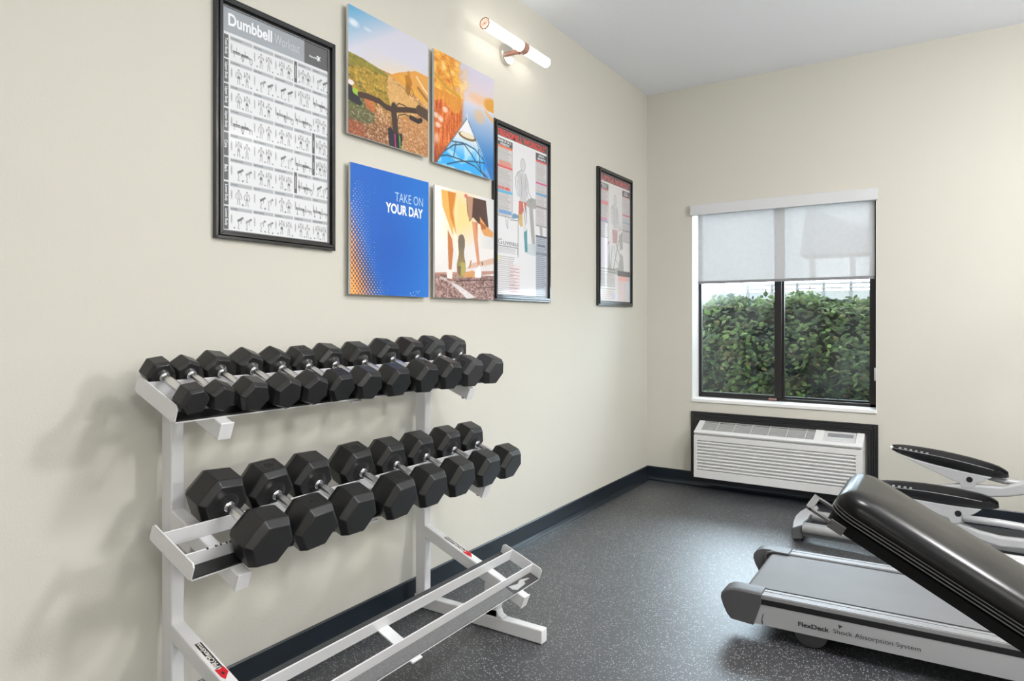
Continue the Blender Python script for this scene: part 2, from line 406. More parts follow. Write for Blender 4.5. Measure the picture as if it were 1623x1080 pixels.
def hedge_sample():
    x = random.uniform(-1.7, 3.0)
    top = 1.27 + .05 * math.sin(x * 3.1) + .04 * math.sin(x * 9 + 1) + (0.10 if 1.05 < x < 1.35 else 0) * random.random()
    z = random.uniform(-.1, 1) ** 1; z = max(0, z) * top
    front = 1.35 + .12 * math.sin(z * 4 + x * 2) + .10 * math.sin(x * 6.5 + z * 3)
    if z > top - .25: front += (z - top + .25) * 1.0
    y = front + abs(random.gauss(0, .14))
    if random.random() < .3: y = random.uniform(front, 2.4); z = top + random.gauss(0, .03) - .02
    return (x, y, z), 0
hedge = thing('hedge', 'dense leafy green hedge growing close outside the window', 'hedge', (.5, 1.9, -.02))
hl = leaf_cloud(17000, hedge_sample, .029, 'foliage', None, [(32, 44, 18), (40, 52, 22), (26, 36, 17), (48, 58, 26), (30, 37, 18), (44, 52, 26), (22, 30, 16), (50, 46, 24)])
hl.location = (-.5, -1.9, .02); hl.parent = hedge; hl['kind'] = 'stuff'
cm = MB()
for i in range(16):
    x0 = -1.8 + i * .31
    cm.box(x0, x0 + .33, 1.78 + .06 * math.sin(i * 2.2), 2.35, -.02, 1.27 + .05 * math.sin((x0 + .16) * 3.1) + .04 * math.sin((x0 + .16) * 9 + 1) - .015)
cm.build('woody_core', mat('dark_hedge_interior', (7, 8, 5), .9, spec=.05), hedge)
gr = thing('guard_rail', 'pale rail fence with short posts seen above the hedge', 'fence', (.3, 5, 0))
for i in range(14):
    x = -1.5 + i * .32
    MB().box(x, x + .035, 4.98, 5.02, -.02, 1.64).build('post', M['wallfence'], gr)
MB().box(-1.6, 3, 4.97, 4.98, 1.6, 1.625).build('rail', M['wallfence'], gr)
MB().box(-1.6, 3, 4.97, 4.98, 1.545, 1.565).build('rail', M['wallfence'], gr)
MB().box(-1.6, 3, 4.985, 5.06, -.02, 1.52).build('base_wall', mat('pale_concrete', (72, 70, 66), .8, var=(2, .1)), gr)
sh = thing('shelter', 'grey slanting roof on thin posts faintly seen through the blind', 'shelter', (.3, 8.5, 0))
MB().prism([(-.45, 2.3), (-.3, 3.15), (.55, 2.75), (1.3, 2.62), (1.3, 2.3)], lambda a, b, t: (a, t, b), 8.3, 9.2).build('roof', M['roof'], sh)
for x in (-.3, .35, .9): MB().box(x, x + .09, 8.5, 8.6, -.02, 2.3).build('post', M['roof'], sh)

# ------------------------------------------------------------------ printed pictures (vertex-coloured sheets)
class Paint:
    def __init__(s, w, h, dens):
        s.w, s.h = w, h; s.nx = int(w * dens) * 2; s.ny = int(h * dens) * 2; s.ar = h / w
        s.u, s.v = np.meshgrid((np.arange(s.nx) + .5) / s.nx, (np.arange(s.ny) + .5) / s.ny)
        s.c = np.zeros((s.ny, s.nx, 3))
    def blend(s, m, col, sl=None):
        sl = sl or (slice(None), slice(None)); col = np.asarray(col, float)
        m = np.clip(m, 0, 1)[..., None]
        s.c[sl] = s.c[sl] * (1 - m) + col * m
    def _sl(s, u0, u1, v0, v1):
        return (slice(max(0, int(v0 * s.ny) - 1), max(0, min(s.ny, int(v1 * s.ny) + 2))), slice(max(0, int(u0 * s.nx) - 1), max(0, min(s.nx, int(u1 * s.nx) + 2))))
    def rect(s, u0, v0, u1, v1, col, a=1):
        sl = s._sl(u0, u1, v0, v1); u, v = s.u[sl], s.v[sl]
        s.blend(((u >= u0) & (u <= u1) & (v >= v0) & (v <= v1)) * float(a), col, sl)
    def poly(s, pts, col, a=1.0):
        P = np.array(pts, float); sl = s._sl(P[:, 0].min(), P[:, 0].max(), P[:, 1].min(), P[:, 1].max()); u, v = s.u[sl], s.v[sl]
        if u.size == 0: return np.zeros(0)
        ins = np.zeros(u.shape, bool); n = len(P)
        for i in range(n):
            (x0, y0), (x1, y1) = P[i], P[(i + 1) % n]
            if y0 == y1: continue
            ins ^= ((v >= y0) != (v >= y1)) & (u < (x1 - x0) * (v - y0) / (y1 - y0) + x0)
        if callable(col): cc = col(u, v)
        else: cc = np.asarray(col, float)
        s.blend(ins * a, cc, sl)
    def line(s, pts, w, col, a=1.0):
        for (x0, y0), (x1, y1) in zip(pts[:-1], pts[1:]):
            sl = s._sl(min(x0, x1) - w, max(x0, x1) + w, min(y0, y1) - w, max(y0, y1) + w); u, v = s.u[sl], s.v[sl] * s.ar
            if u.size == 0: continue
            Y0, Y1 = y0 * s.ar, y1 * s.ar; dx, dy = x1 - x0, Y1 - Y0; L = dx * dx + dy * dy + 1e-12
            t = np.clip(((u - x0) * dx + (v - Y0) * dy) / L, 0, 1)
            d = np.hypot(u - x0 - t * dx, v - Y0 - t * dy)
            s.blend((d < w / 2) * a, col, sl)
    def ell(s, cu, cv, ru, rv, col, a=1.0, soft=0):
        sl = s._sl(cu - ru * 1.6, cu + ru * 1.6, cv - rv * 1.6, cv + rv * 1.6); u, v = s.u[sl], s.v[sl]
        d = np.hypot((u - cu) / ru, (v - cv) / rv)
        s.blend((np.clip((1.3 - d) / soft, 0, 1) if soft else (d < 1)) * a, col, sl)
    def noise(s, fu, fv, seed):
        g = np.random.default_rng(seed).random((int(fv) + 3, int(fu) + 3))
        x, y = s.u * fu, s.v * fv; i, j = x.astype(int), y.astype(int); a, b = x - i, y - j
        a, b = a * a * (3 - 2 * a), b * b * (3 - 2 * b)
        return (g[j, i] * (1 - a) + g[j, i + 1] * a) * (1 - b) + (g[j + 1, i] * (1 - a) + g[j + 1, i + 1] * a) * b
    def sheet(s, name, x, y0, z1, m, parent):
        c = s.c.reshape(s.ny // 2, 2, s.nx // 2, 2, 3).mean((1, 3)); ny, nx = c.shape[:2]
        c = np.clip(c, 0, 255) / 255; lin = np.where(c <= .04045, c / 12.92, ((c + .055) / 1.055) ** 2.4)
        yy, zz = np.meshgrid(np.linspace(0, s.w, nx), np.linspace(0, -s.h, ny))
        off = world_loc(parent)
        co = np.stack([np.full(yy.shape, x - off.x), yy + y0 - off.y, zz + z1 - off.z], -1).reshape(-1, 3)
        idx = np.arange(nx * ny).reshape(ny, nx)
        f = np.stack([idx[:-1, :-1], idx[1:, :-1], idx[1:, 1:], idx[:-1, 1:]], -1).reshape(-1, 4)
        me = bpy.data.meshes.new(name); me.vertices.add(len(co)); me.vertices.foreach_set('co', co.ravel())
        me.loops.add(f.size); me.loops.foreach_set('vertex_index', f.ravel())
        me.polygons.add(len(f)); me.polygons.foreach_set('loop_start', np.arange(0, f.size, 4)); me.polygons.foreach_set('loop_total', np.full(len(f), 4))
        me.update(calc_edges=True); me.validate()
        ca = me.color_attributes.new('print_colour', 'FLOAT_COLOR', 'POINT')
        ca.data.foreach_set('color', np.concatenate([lin.reshape(-1, 3), np.ones((nx * ny, 1))], 1).astype(np.float32).ravel())
        me.materials.append(m)
        return link(bpy.data.objects.new(name, me), parent)

def photo_panel(name, label, y0, y1, z0, z1, painter, dens=420):
    t = thing(name, label, 'wall art', (0, (y0 + y1) / 2, z0), 'unframed art panels on the left wall')
    MB().box(.018, .0275, y0, y1, z0, z1).build('board', M['panel'], t)
    for ya in (y0 + .06, y1 - .09): MB().box(.0, .018, ya, ya + .03, z0 + .08, z1 - .08).build('standoff', M['panel'], t)
    p = Paint(y1 - y0, z1 - z0, dens); painter(p)
    p.sheet('print', .028, y0, z1, M['print'], t)
    return t

def paint_bike(p):
    u, v = p.u, p.v
    top, mid, warm = np.array((92, 165, 210.)), np.array((208, 208, 222.)), np.array((240, 208, 150.))
    k = np.clip((v + u * .55) / .36, 0, 1)[..., None]; p.c[:] = top * (1 - k) + mid * k
    k = np.clip((v - .24) / .16, 0, 1)[..., None] * np.clip(u * 1.6 - .2, 0, 1)[..., None]; p.c[:] = p.c * (1 - k * .75) + warm * k * .75
    p.ell(.06, .13, .06, .03, (238, 240, 245), .8, .8); p.ell(.22, .13, .05, .012, (230, 236, 245), .6, .9)
    n1, n2, n3 = p.noise(22, 40, 1), p.noise(70, 110, 2), p.noise(9, 14, 3)
    # ground
    g = (v > .40).astype(float); gc = np.array((196, 150, 92.)) + (n2[..., None] - .5) * 90 + (n1[..., None] - .5) * 40
    k = np.clip((v - .62) / .3, 0, 1)[..., None]; gc = gc * (1 - k) + (np.array((150, 104, 70.)) + (n2[..., None] - .5) * 110) * k
    p.blend(g, gc)
    p.poly([(.47, .42), (.6, .36), (.83, .28), (1, .285), (1, .54), (.9, .52), (.75, .47)], lambda a, b: np.stack([214 + a * 10, 150 + 10 * a, 40 + 40 * a], -1), 1)
    p.line([(.84, .33), (.93, .40), (1, .44)], .02, (238, 222, 180), .8); p.line([(.62, .39), (.85, .48), (1, .53)], .03, (226, 170, 60), .9)
    p.line([(.86, .42), (1, .5)], .03, (120, 80, 30), .6)
    hill = [(0, .37), (.15, .375), (.31, .395), (.47, .42), (.44, .50), (.46, .58), (.50, .66), (.36, .70), (.2, .78), (0, .80)]
    p.poly(hill, (166, 132, 40))
    m = np.zeros(u.shape); q = Paint.__new__(Paint); q.__dict__ = dict(p.__dict__); q.c = np.zeros(p.c.shape); Paint.poly(q, hill, (1, 1, 1)); m = q.c[..., 0]
    p.blend(m * np.clip(n1 * 2.2 - .9, 0, 1) * .8, (98, 92, 30)); p.blend(m * np.clip(n2 * 2.5 - 1.3, 0, 1) * .7, (226, 190, 84))
    p.poly([(0, .37), (.31, .395), (.47, .42), (.46, .44), (.2, .44), (0, .47)], (120, 124, 46), .6)
    p.poly([(.47, .42), (.5, .43), (.74, .53), (.98, .60), (.6, .74), (.50, .68), (.46, .56)], (216, 170, 104), .75)
    p.poly([(.6, .74), (.98, .62), (1, .7), (1, 1), (.68, 1)], (196, 138, 84), .6); p.poly([(0, .68), (.16, .68), (.3, .78), (.3, .86), (.1, .9), (0, .9)], (70, 84, 50), .75)
    p.poly([(.16, .66), (.32, .68), (.3, .78), (.2, .76)], (196, 92, 50), .7); p.poly([(0, .88), (.14, .88), (.2, 1), (0, 1)], (150, 70, 38), .7)
    p.blend((v > .66) * np.clip(n2 * 3 - 2, 0, 1) * .7, (228, 206, 178))
    p.poly([(.68, .36), (.74, .34), (.78, .40), (.76, .46), (.70, .47)], (172, 112, 28), .85); p.ell(.73, .33, .02, .02, (190, 130, 40), .8); p.ell(.72, .47, .03, .05, (150, 100, 24), .8)
    p.ell(.77, .485, .028, .038, (96, 66, 34), .8); p.ell(.77, .485, .022, .031, (214, 160, 80), .9)
    p.poly([(0, .62), (.04, .625), (.06, .68), (.12, .69), (.16, .74), (.12, .76), (0, .74)], (34, 34, 42)); p.ell(.03, .60, .035, .02, (236, 226, 226)); p.line([(.07, .655), (.13, .67)], .045, (150, 190, 60))
    p.line([(.13, .67), (.22, .66), (.36, .665), (.44, .69), (.53, .69), (.74, .64), (.88, .62)], .05, (66, 44, 32)); p.line([(.88, .61), (1, .63)], .1, (80, 60, 44)); p.line([(.76, .70), (.86, .71), (.9, .69)], .045, (40, 34, 36))
    p.line([(.54, .66), (.54, .72), (.55, .78), (.57, 1)], .07, (62, 44, 34)); p.poly([(.46, .86), (.5, .84), (.54, .88), (.6, .88), (.64, .86), (.65, .9), (.63, 1), (.48, 1)], (34, 32, 46))
    p.line([(.55, .89), (.56, 1)], .012, (196, 60, 130)); p.line([(.61, .89), (.62, 1)], .012, (110, 190, 60))
    p.line([(.56, .66), (.6, .62), (.68, .62), (.8, .65)], .01, (60, 42, 30)); p.line([(.58, .78), (.6, .72), (.68, .69), (.8, .70)], .01, (60, 42, 30))

def paint_kayak(p):
    u, v = p.u, p.v; n1, n2, n3 = p.noise(14, 22, 5), p.noise(40, 90, 6), p.noise(60, 12, 7)
    p.c[:] = (206, 200, 218); k = np.clip((v - .05) / .25, 0, 1)[..., None]; p.c[:] = p.c * (1 - k) + np.array((226, 206, 206.)) * k
    left = np.clip((.50 - u + (n1 - .5) * .2) * 6, 0, 1)
    tc = np.array((230, 162, 62.)) + (n1[..., None] - .5) * 90 * np.array((.5, 1, .8)) + (n2[..., None] - .5) * 34
    p.blend(left * (v < .34), tc); p.blend(left * (v < .3) * np.clip(n1 * 3 - 2.1, 0, 1) * .8, (240, 216, 190))
    p.line([(.22, .1), (.3, .28)], .012, (176, 110, 40), .8); p.line([(.0, .22), (.2, .30), (.4, .33)], .03, (196, 150, 50), .9)
    p.ell(.74, .27, .2, .05, (236, 186, 140), .7, .8); p.ell(.96, .28, .13, .07, (222, 156, 52), .9, .5); p.poly([(.86, .32), (1, .31), (1, .43), (.93, .38)], (228, 160, 60), .9)
    # water
    wk = np.clip((v - .34) / .5, 0, 1)[..., None]; wc = np.array((212, 212, 226.)) * (1 - wk) + np.array((44, 118, 190.)) * wk
    p.blend((v > .34) * (u > .3), wc); p.ell(.74, .43, .1, .07, (226, 186, 140), .7, .8); p.poly([(.8, .33), (1, .4), (1, .45), (.86, .38)], (236, 176, 90), .8)
    rc = np.array((206, 104, 44.)) + (n3[..., None] - .5) * 70 + (n2[..., None] - .5) * 40; kk = np.clip((v - .8) / .2, 0, 1)[..., None]
    p.blend((v > .34) * np.clip((.48 - u) * 14, 0, 1), rc * (1 - kk) + np.array((140, 62, 40.)) * kk)
    p.poly([(0, .34), (.46, .34), (.40, .48), (.3, .5), (.12, .42), (0, .46)], (226, 160, 56), .75)
    for a, b in ((.03, .58), (.1, .60), (.17, .50), (.06, .66)): p.ell(a, b, .04, .025, (240, 220, 206), .8, .6)
    p.ell(.04, .78, .04, .05, (238, 216, 206), .6, .8)
    kay = [(.52, .50), (.545, .52), (.62, .60), (.72, .70), (.84, .83), (.96, 1), (.03, 1), (.12, .91), (.26, .76), (.40, .62), (.49, .53)]
    p.poly(kay, lambda a, b: np.stack([236 - np.clip(b - .68, 0, .2) * 900, 236 - np.clip(b - .68, 0, .2) * 330, 240 + 0 * a], -1))
    q = Paint.__new__(Paint); q.__dict__ = dict(p.__dict__); q.c = np.zeros(p.c.shape); q.poly(kay, (1, 1, 1)); m = q.c[..., 0]
    p.blend(m * (v > .76) * np.clip(n1 * 4 - 2.2, 0, 1) * .7, (206, 234, 244)); p.blend(m * (u > .8) * .5, (28, 110, 214))
    p.ell(.53, .665, .15, .036, (122, 100, 60)); p.ell(.53, .655, .12, .026, (232, 220, 196))
    p.line([(.52, .46), (.53, .51)], .02, (220, 214, 214))
    dk = (34, 66, 96)
    for a in ([(.16, .87), (.3, .79), (.5, .74), (.66, .76), (.80, .83)], [(.08, .93), (.2, .90), (.4, .9), (.66, .92), (.84, .99)], [(.28, .76), (.46, .74), (.6, .82), (.78, .95), (.9, 1)], [(.2, .98), (.4, .92), (.62, .88), (.82, .86)], [(.34, .76), (.3, .9)], [(.72, .75), (.76, .96)]):
        p.line(a, .014, dk, .9)
    p.line([(.52, .50), (.03, 1)], .012, (70, 90, 110), .8); p.line([(.545, .52), (.96, 1)], .012, (50, 90, 130), .8)

def paint_blue(p):
    u, v = p.u, p.v
    p.c[:] = (0, 96, 194); k = np.clip((u - .4) * 1.6, 0, 1)[..., None]; p.c[:] = p.c * (1 - k * .6) + np.array((4, 126, 218.)) * k * .6
    d = np.hypot(u - .5, (v - .62) * 1.1); k = np.clip(1 - d / .5, 0, 1)[..., None]; p.c[:] = p.c * (1 - k * .5) + np.array((0, 80, 178.)) * k * .5
    ar = p.ar
    dark = np.clip((.36 - u - np.abs(v - .93) * .55) * 3.2, 0, 1); p.blend(dark * .95, (40, 22, 44))
    step = .037
    for j in range(-2, 62):
        for i in range(0, 40):
            cu = i * step + (j % 2) * step / 2; cv = j * step * .5 / ar * 1.16 + .02
            if cv > 1.02 or cu > .95: continue
            r = math.hypot(cu - 1.06, (cv - .40) * ar * .86)
            if r < .80: continue
            fade = min(1, max(0, (r - .80) / .38)); low = min(1, max(.0, (cv - .08) / .5))
            rad = .0165 * (fade * .8 + .06) * (.25 + .75 * low)
            if cv < .12 or cu > .88: continue
            if r > 1.04 and cv < .3: continue
            rad *= min(1, (.99 - cu) * 2.0 + .3)
            if rad < .0022: rad = .0022 if (i + j) % 2 == 0 else 0
            if rad <= 0: continue
            big = min(1, rad / .010)
            p.ell(cu, cv, rad, rad / ar * 1.25, (200 + 55 * big, 214 - 40 * big, 236 - 140 * big), 1)
    for a, b in ((.74, .97), (.78, .96), (.82, .95), (.84, .965), (.8, .985), (.76, .99), (.86, .95)): p.ell(a, b, .004, .005, (220, 220, 240))

def paint_run(p):
    u, v = p.u, p.v; n1, n2 = p.noise(24, 30, 8), p.noise(60, 110, 9)
    p.c[:] = (232, 228, 226); p.ell(.40, .22, .34, .25, (250, 214, 140), .9, .9); p.ell(0, .1, .3, .5, (250, 246, 240), .9, .8); p.blend(np.clip((u - .7) * 2.5, 0, 1) * (v < .5), (206, 210, 214))
    p.poly([(.6, .66), (1, .58), (1, .66), (.5, .72)], (214, 178, 156), .9); p.poly([(.45, .73), (1, .64), (1, .78), (.45, .78)], (226, 222, 222), 1)
    gr_ = np.array((150, 118, 112.)) + (n2[..., None] - .5) * 120 + (n1[..., None] - .5) * 40
    p.blend((v > .775 + (.5 - u) * .03), gr_); p.poly([(0, .78), (1, .71), (1, .74), (.6, .78), (0, .80)], (176, 120, 104), .8)
    p.poly([(.24, .86), (.36, .87), (.66, .98), (.52, 1)], (232, 230, 232), .85); p.line([(.1, .82), (.3, .86)], .03, (214, 206, 208), .7)
    p.line([(.36, .84), (.52, .825), (1, .80)], .012, (70, 44, 44), .8); p.line([(.7, .89), (1, .87)], .012, (80, 50, 48), .7)
    # rear runner's left leg, nearest
    p.poly([(.10, .03), (.34, .03), (.30, .22), (.34, .40), (.28, .42), (.2, .30), (.12, .18)], (232, 178, 92)); p.poly([(.2, .03), (.33, .03), (.28, .20), (.31, .36), (.24, .26)], (206, 120, 34), .8)
    p.poly([(.28, .34), (.36, .44), (.42, .62), (.36, .64), (.3, .48)], (246, 236, 220), .9)
    p.poly([(.20, .38), (.27, .46), (.29, .56), (.26, .74), (.215, .74), (.205, .56)], (196, 122, 72)); p.poly([(.18, .74), (.28, .74), (.27, .83), (.19, .82)], (238, 232, 230)); p.line([(.2, .83), (.27, .835)], .02, (150, 90, 70))
    sole = [(.42, .40), (.46, .41), (.48, .45), (.48, .51), (.465, .56), (.47, .61), (.49, .66), (.495, .72), (.48, .78), (.44, .81), (.38, .80), (.35, .75), (.345, .69), (.365, .63), (.38, .58), (.37, .52), (.365, .46), (.38, .42)]; p.poly(sole, lambda a, b: np.stack([118 + np.clip(b - .5, 0, .2) * 200, 104 + np.clip(b - .5, 0, .2) * 160, 92 - np.clip(b - .5, 0, .2) * 40], -1)); p.poly([(.40, .66), (.49, .66), (.49, .76), (.43, .80)], (182, 176, 96), .7); p.poly([(.36, .70), (.42, .70), (.40, .79), (.36, .76)], (96, 70, 60), .6)
    # second runner
    p.poly([(.50, .03), (.85, .03), (.90, .29), (.72, .27), (.62, .22), (.56, .27), (.52, .18)], (82, 56, 50)); p.poly([(.50, .03), (.62, .03), (.6, .24), (.55, .26)], (196, 150, 120), .9); p.ell(.5, .035, .03, .02, (214, 120, 110))
    p.poly([(.74, .20), (.86, .28), (.99, .33), (.98, .38), (.82, .375), (.76, .32)], (224, 160, 96)); p.poly([(.72, .24), (.86, .28), (.84, .31), (.78, .32)], (176, 96, 44), .9)
    p.poly([(.60, .26), (.70, .26), (.70, .42), (.74, .66), (.70, .67), (.64, .44)], (206, 128, 92)); p.poly([(.60, .26), (.66, .26), (.70, .5), (.73, .66), (.71, .66), (.65, .44)], (230, 170, 130), .6)
    p.poly([(.66, .72), (.74, .67), (.77, .74), (.76, .79), (.64, .79)], (240, 240, 242)); p.line([(.56, .70), (.585, .64)], .02, (190, 120, 60)); p.line([(.78, .64), (.785, .66)], .015, (50, 40, 40))
    p.poly([(.44, .77), (.62, .72), (.66, .79), (.5, .80)], (222, 160, 90), .8)

photo_panel('art_panel', 'glossy panel photo of a mountain bike handlebar on a sunny hill trail', -2.872, -2.440, 1.797, 2.255, paint_bike)
photo_panel('art_panel', 'glossy panel photo of a blue kayak bow among orange autumn trees', -2.400, -1.969, 1.787, 2.258, paint_kayak)
pb = photo_panel('art_panel', 'blue panel with orange dots reading TAKE ON YOUR DAY', -2.862, -2.435, 1.226, 1.696, paint_blue, 480)
photo_panel('art_panel', 'glossy panel photo of runners legs and shoes on a sunlit road', -2.396, -1.968, 1.228, 1.695, paint_run)
X, Y, Z = (1, 0, 0), (0, 1, 0), (0, 0, 1)
text('TAKE ON', 'slogan_text', M['pale_ink'], pb, (.0285, -2.862 + .427 * .535, 1.696 - .47 * .225), Y, Z, width=.427 * .38, height=.47 * .075, bold=-.006)
text('YOUR DAY', 'slogan_text', M['white_ink'], pb, (.0285, -2.862 + .427 * .415, 1.696 - .47 * .33), Y, Z, width=.427 * .50, height=.47 * .083, bold=.035)

def framed(name, label, y0, y1, z0, z1, painter, dens, fw=.026, silver=True):
    t = thing(name, label, 'poster', (0, (y0 + y1) / 2, z0), 'framed workout posters on the left wall')
    a = fw
    def ring(m, o, i, x0, x1):   # o,i = inset of outer and inner edge
        for (A, B) in (((y0 + o, z0 + o), (y1 - o, z0 + o)), ((y1 - o, z0 + o), (y1 - o, z1 - o)), ((y1 - o, z1 - o), (y0 + o, z1 - o)), ((y0 + o, z1 - o), (y0 + o, z0 + o))):
            cy, cz = (y0 + y1) / 2, (z0 + z1) / 2
            def inn(P): return (P[0] + (i - o) * (1 if P[0] < cy else -1), P[1] + (i - o) * (1 if P[1] < cz else -1))
            q = [A, B, inn(B), inn(A)]
            m.prism(q, lambda p_, q_, t_: (t_, p_, q_), x0, x1)
    m = MB(); ring(m, 0, a * .38, 0, .017); ring(m, a * .38, a * .75, 0, .023); ring(m, a * .75, a, 0, .014)
    m.build('poster_frame', M['frame'], t, bevel=.0015)
    if silver:
        m = MB(); ring(m, a, a + .002, .004, .0125); m.build('silver_lip', M['silver'], t)
    MB().box(0.001, .006, y0 + .01, y1 - .01, z0 + .01, z1 - .01).build('backing', M['panel'], t)
    a += .001
    p = Paint(y1 - y0 - 2 * a, z1 - z0 - 2 * a, dens); painter(p)
    p.sheet('poster_sheet', .0075, y0 + a, z1 - a, M['poster'], t)
    # lettering placed in sheet fractions
    def put(body, name, m_, u, v, w, h, bold=0, rot=False):
        Wd, Ht = p.w, p.h; oy, oz = y0 + a, z1 - a
        if rot: return text(body, name, m_, t, (.0079, oy + u * Wd, oz - v * Ht), (0, 0, -1), (0, 1, 0), width=w * Ht, height=h * Wd, bold=bold)
        return text(body, name, m_, t, (.0079, oy + u * Wd, oz - v * Ht), Y, Z, width=w * Wd, height=h * Ht, bold=bold)
    return t, put

def fig(p, cu, cv, h, kind, seed):
    """tiny line-drawn exerciser with a dumbbell"""
    r = random.Random(seed); ar = p.ar; g = (120, 120, 124); w = .0045; hv = h
    def P(x, y): return (cu + x * hv * ar, cv + y * hv)
    tone = r.choice([(150, 150, 152), (96, 96, 98), (190, 190, 192)])
    if kind == 0:   # standing
        p.ell(*P(0, -.42), hv * ar * .06, hv * .07, g, .8); p.poly([P(-.1, -.33), P(.1, -.33), P(.07, 0), P(-.07, 0)], (196, 196, 198)); p.poly([P(-.08, -.05), P(.08, -.05), P(.1, .12), P(-.1, .12)], tone)
        p.line([P(-.05, .1), P(-.08, .45)], w, g); p.line([P(.05, .1), P(.08, .45)], w, g); s = r.choice((-.45, .1, -.25)); p.line([P(-.1, -.3), P(-.2, -.1), P(-.17, s)], w, g); p.line([P(.1, -.3), P(.2, -.1), P(.17, s)], w, g)
    elif kind == 1:  # bent over
        p.ell(*P(.28, -.25), hv * ar * .06, hv * .07, (70, 70, 72), .9); p.poly([P(-.1, -.1), P(.22, -.28), P(.25, -.15), P(-.05, .05)], tone); p.line([P(-.05, 0), P(.02, .2), P(-.05, .42), P(.06, .44)], w, g); p.line([P(.2, -.18), P(.16, .1)], w, g)
    else:            # lying on a bench
        p.line([P(-.4, .12), P(.3, .12)], w * 1.6, g); p.line([P(-.3, .12), P(-.3, .34)], w, g); p.line([P(.2, .12), P(.2, .34)], w, g); p.ell(*P(-.34, .02), hv * ar * .06, hv * .06, (70, 70, 72)); p.poly([P(-.28, -.03), P(.1, -.03), P(.12, .08), P(-.28, .08)], tone); p.line([P(.1, .02), P(.36, .1), P(.38, .34)], w, g); p.line([P(-.15, 0), P(-.15, -.26)], w, g)
    p.ell(*P(r.choice((-.3, .3)), .42), hv * ar * .045, hv * .045, (60, 60, 62))
def paint_chart(p):
    p.c[:] = (222, 224, 228)
    p.rect(0, 0, 1, .112, (158, 164, 172)); p.rect(.748, 0, 1, .112, (92, 92, 94))
    rows = 8; v0 = .125; rh = (1 - v0) / rows
    for r_ in range(rows):
        a = v0 + r_ * rh
        p.rect(.0, a, .05, a + rh - .006, (84, 85, 88))
        cols = [.064, .262, .455, .645, .83, 1.0]
        for c in range(5):
            x0, x1 = cols[c], cols[c + 1] - .01
            if (r_, c) in ((0, 3), (5, 3)): p.rect(x0, a, x0 + .028, a + rh - .006, (84, 85, 88)); p.line([(x0 + .014, a + .02), (x0 + .014, a + rh - .03)], .007, (214, 214, 216), .8); x0 += .036
            if (r_, c) in ((3, 4), (4, 4)): p.rect(x0, a, x0 + .026, a + rh - .006, (84, 85, 88)); p.line([(x0 + .013, a + .04), (x0 + .013, a + rh - .04)], .007, (214, 214, 216), .8); x0 += .034
            p.rect(x0, a + .001, x1, a + .0175, (170, 174, 180)); rr = random.Random(r_ * 7 + c)
            for k in range(rr.randint(5, 9)): p.rect(x0 + .006 + k * .0115, a + .006, x0 + .014 + k * .0115, a + .0125, (104, 108, 116), .8)
            p.ell(x0 + .012, a + rh * .5, .006, rh * .2, (150, 150, 154), .8); kind = rr.choice((0, 0, 1, 2)); wd = x1 - x0
            fig(p, x0 + wd * .38, a + rh * .58, rh * .66, kind, r_ * 50 + c); fig(p, x0 + wd * .76, a + rh * .6, rh * .66, kind, r_ * 50 + c + 9)
ch, put = framed('framed_poster', 'black framed Dumbbell Workout exercise chart above the weight rack', -3.375, -2.920, 1.374, 2.094, paint_chart, 520)
put('Dumbbell', 'title_text', M['white_ink'], .045, .080, .385, .056, .03)
put('Workout', 'title_text', M['pale_ink'] if False else mat('pale_grey_lettering', (206, 210, 216), .5), .455, .078, .245, .048, -.01)
for i, s_ in enumerate(['Total Body', 'Upper Body', 'Upper Body', 'Upper Body', 'Core', 'Back', 'Lower Body', 'Lower Body']):
    v0 = .125 + i * .109375; ln = .075 if len(s_) > 5 else .034
    put(s_, 'row_label', M['white_ink'], .014, v0 + (.103 - ln) / 2, ln, .026, .01, rot=True)
put('NewMe', 'publisher_mark', M['white_ink'], .80, .073, .09, .012, .01)
ek = MB().prism([(0, 0), (.006, .0), (.006, .008), (.010, .003), (.013, .003), (.009, .009), (.014, .016), (.010, .017), (.006, .011), (.004, .018), (-.004, .016), (.001, .010)], lambda a, b, t: (t, -2.948 - .045 + a, 1.374 + .72 - .027 - .0515 + b), .0078, .0082)
ek.build('publisher_emblem', M['white_ink'], ch)

def lines_block(p, u0, v0, u1, v1, col, step=.0085, bg=None, seed=0, a=.7):
    r = random.Random(seed)
    if bg: p.rect(u0, v0, u1, v1, bg)
    v = v0 + step * .6
    while v < v1 - step * .3:
        p.rect(u0 + .012, v, u1 - .012 - r.random() * .25 * (u1 - u0), v + step * .42, col, a); v += step
def runner(p, s=1, body=(150, 150, 154), fade=1.0):
    g = (134, 134, 140)
    p.ell(.50, .18, .045, .042, (205, 206, 210), fade); 
    for k in range(24):
        t0, t1 = k / 24 * 6.283, (k + 1) / 24 * 6.283
        p.line([(.50 + .045 * math.cos(t0), .18 + .042 * math.sin(t0)), (.50 + .045 * math.cos(t1), .18 + .042 * math.sin(t1))], .005, g, fade)
    p.poly([(.38, .24), (.47, .225), (.56, .235), (.60, .30), (.58, .36), (.57, .41), (.44, .41), (.42, .33), (.40, .28)], (198, 198, 202), fade)
    p.line([(.47, .215), (.40, .235), (.36, .27), (.36, .32), (.40, .38)], .008, g, fade); p.line([(.39, .28), (.40, .33), (.43, .38)], .007, g, fade); p.line([(.55, .225), (.60, .28), (.61, .34), (.68, .375)], .008, g, fade); p.line([(.58, .34), (.60, .38), (.67, .40), (.70, .37)], .007, g, fade); p.line([(.46, .25), (.48, .32), (.47, .38)], .006, g, fade); p.line([(.55, .26), (.54, .33)], .006, g, fade)
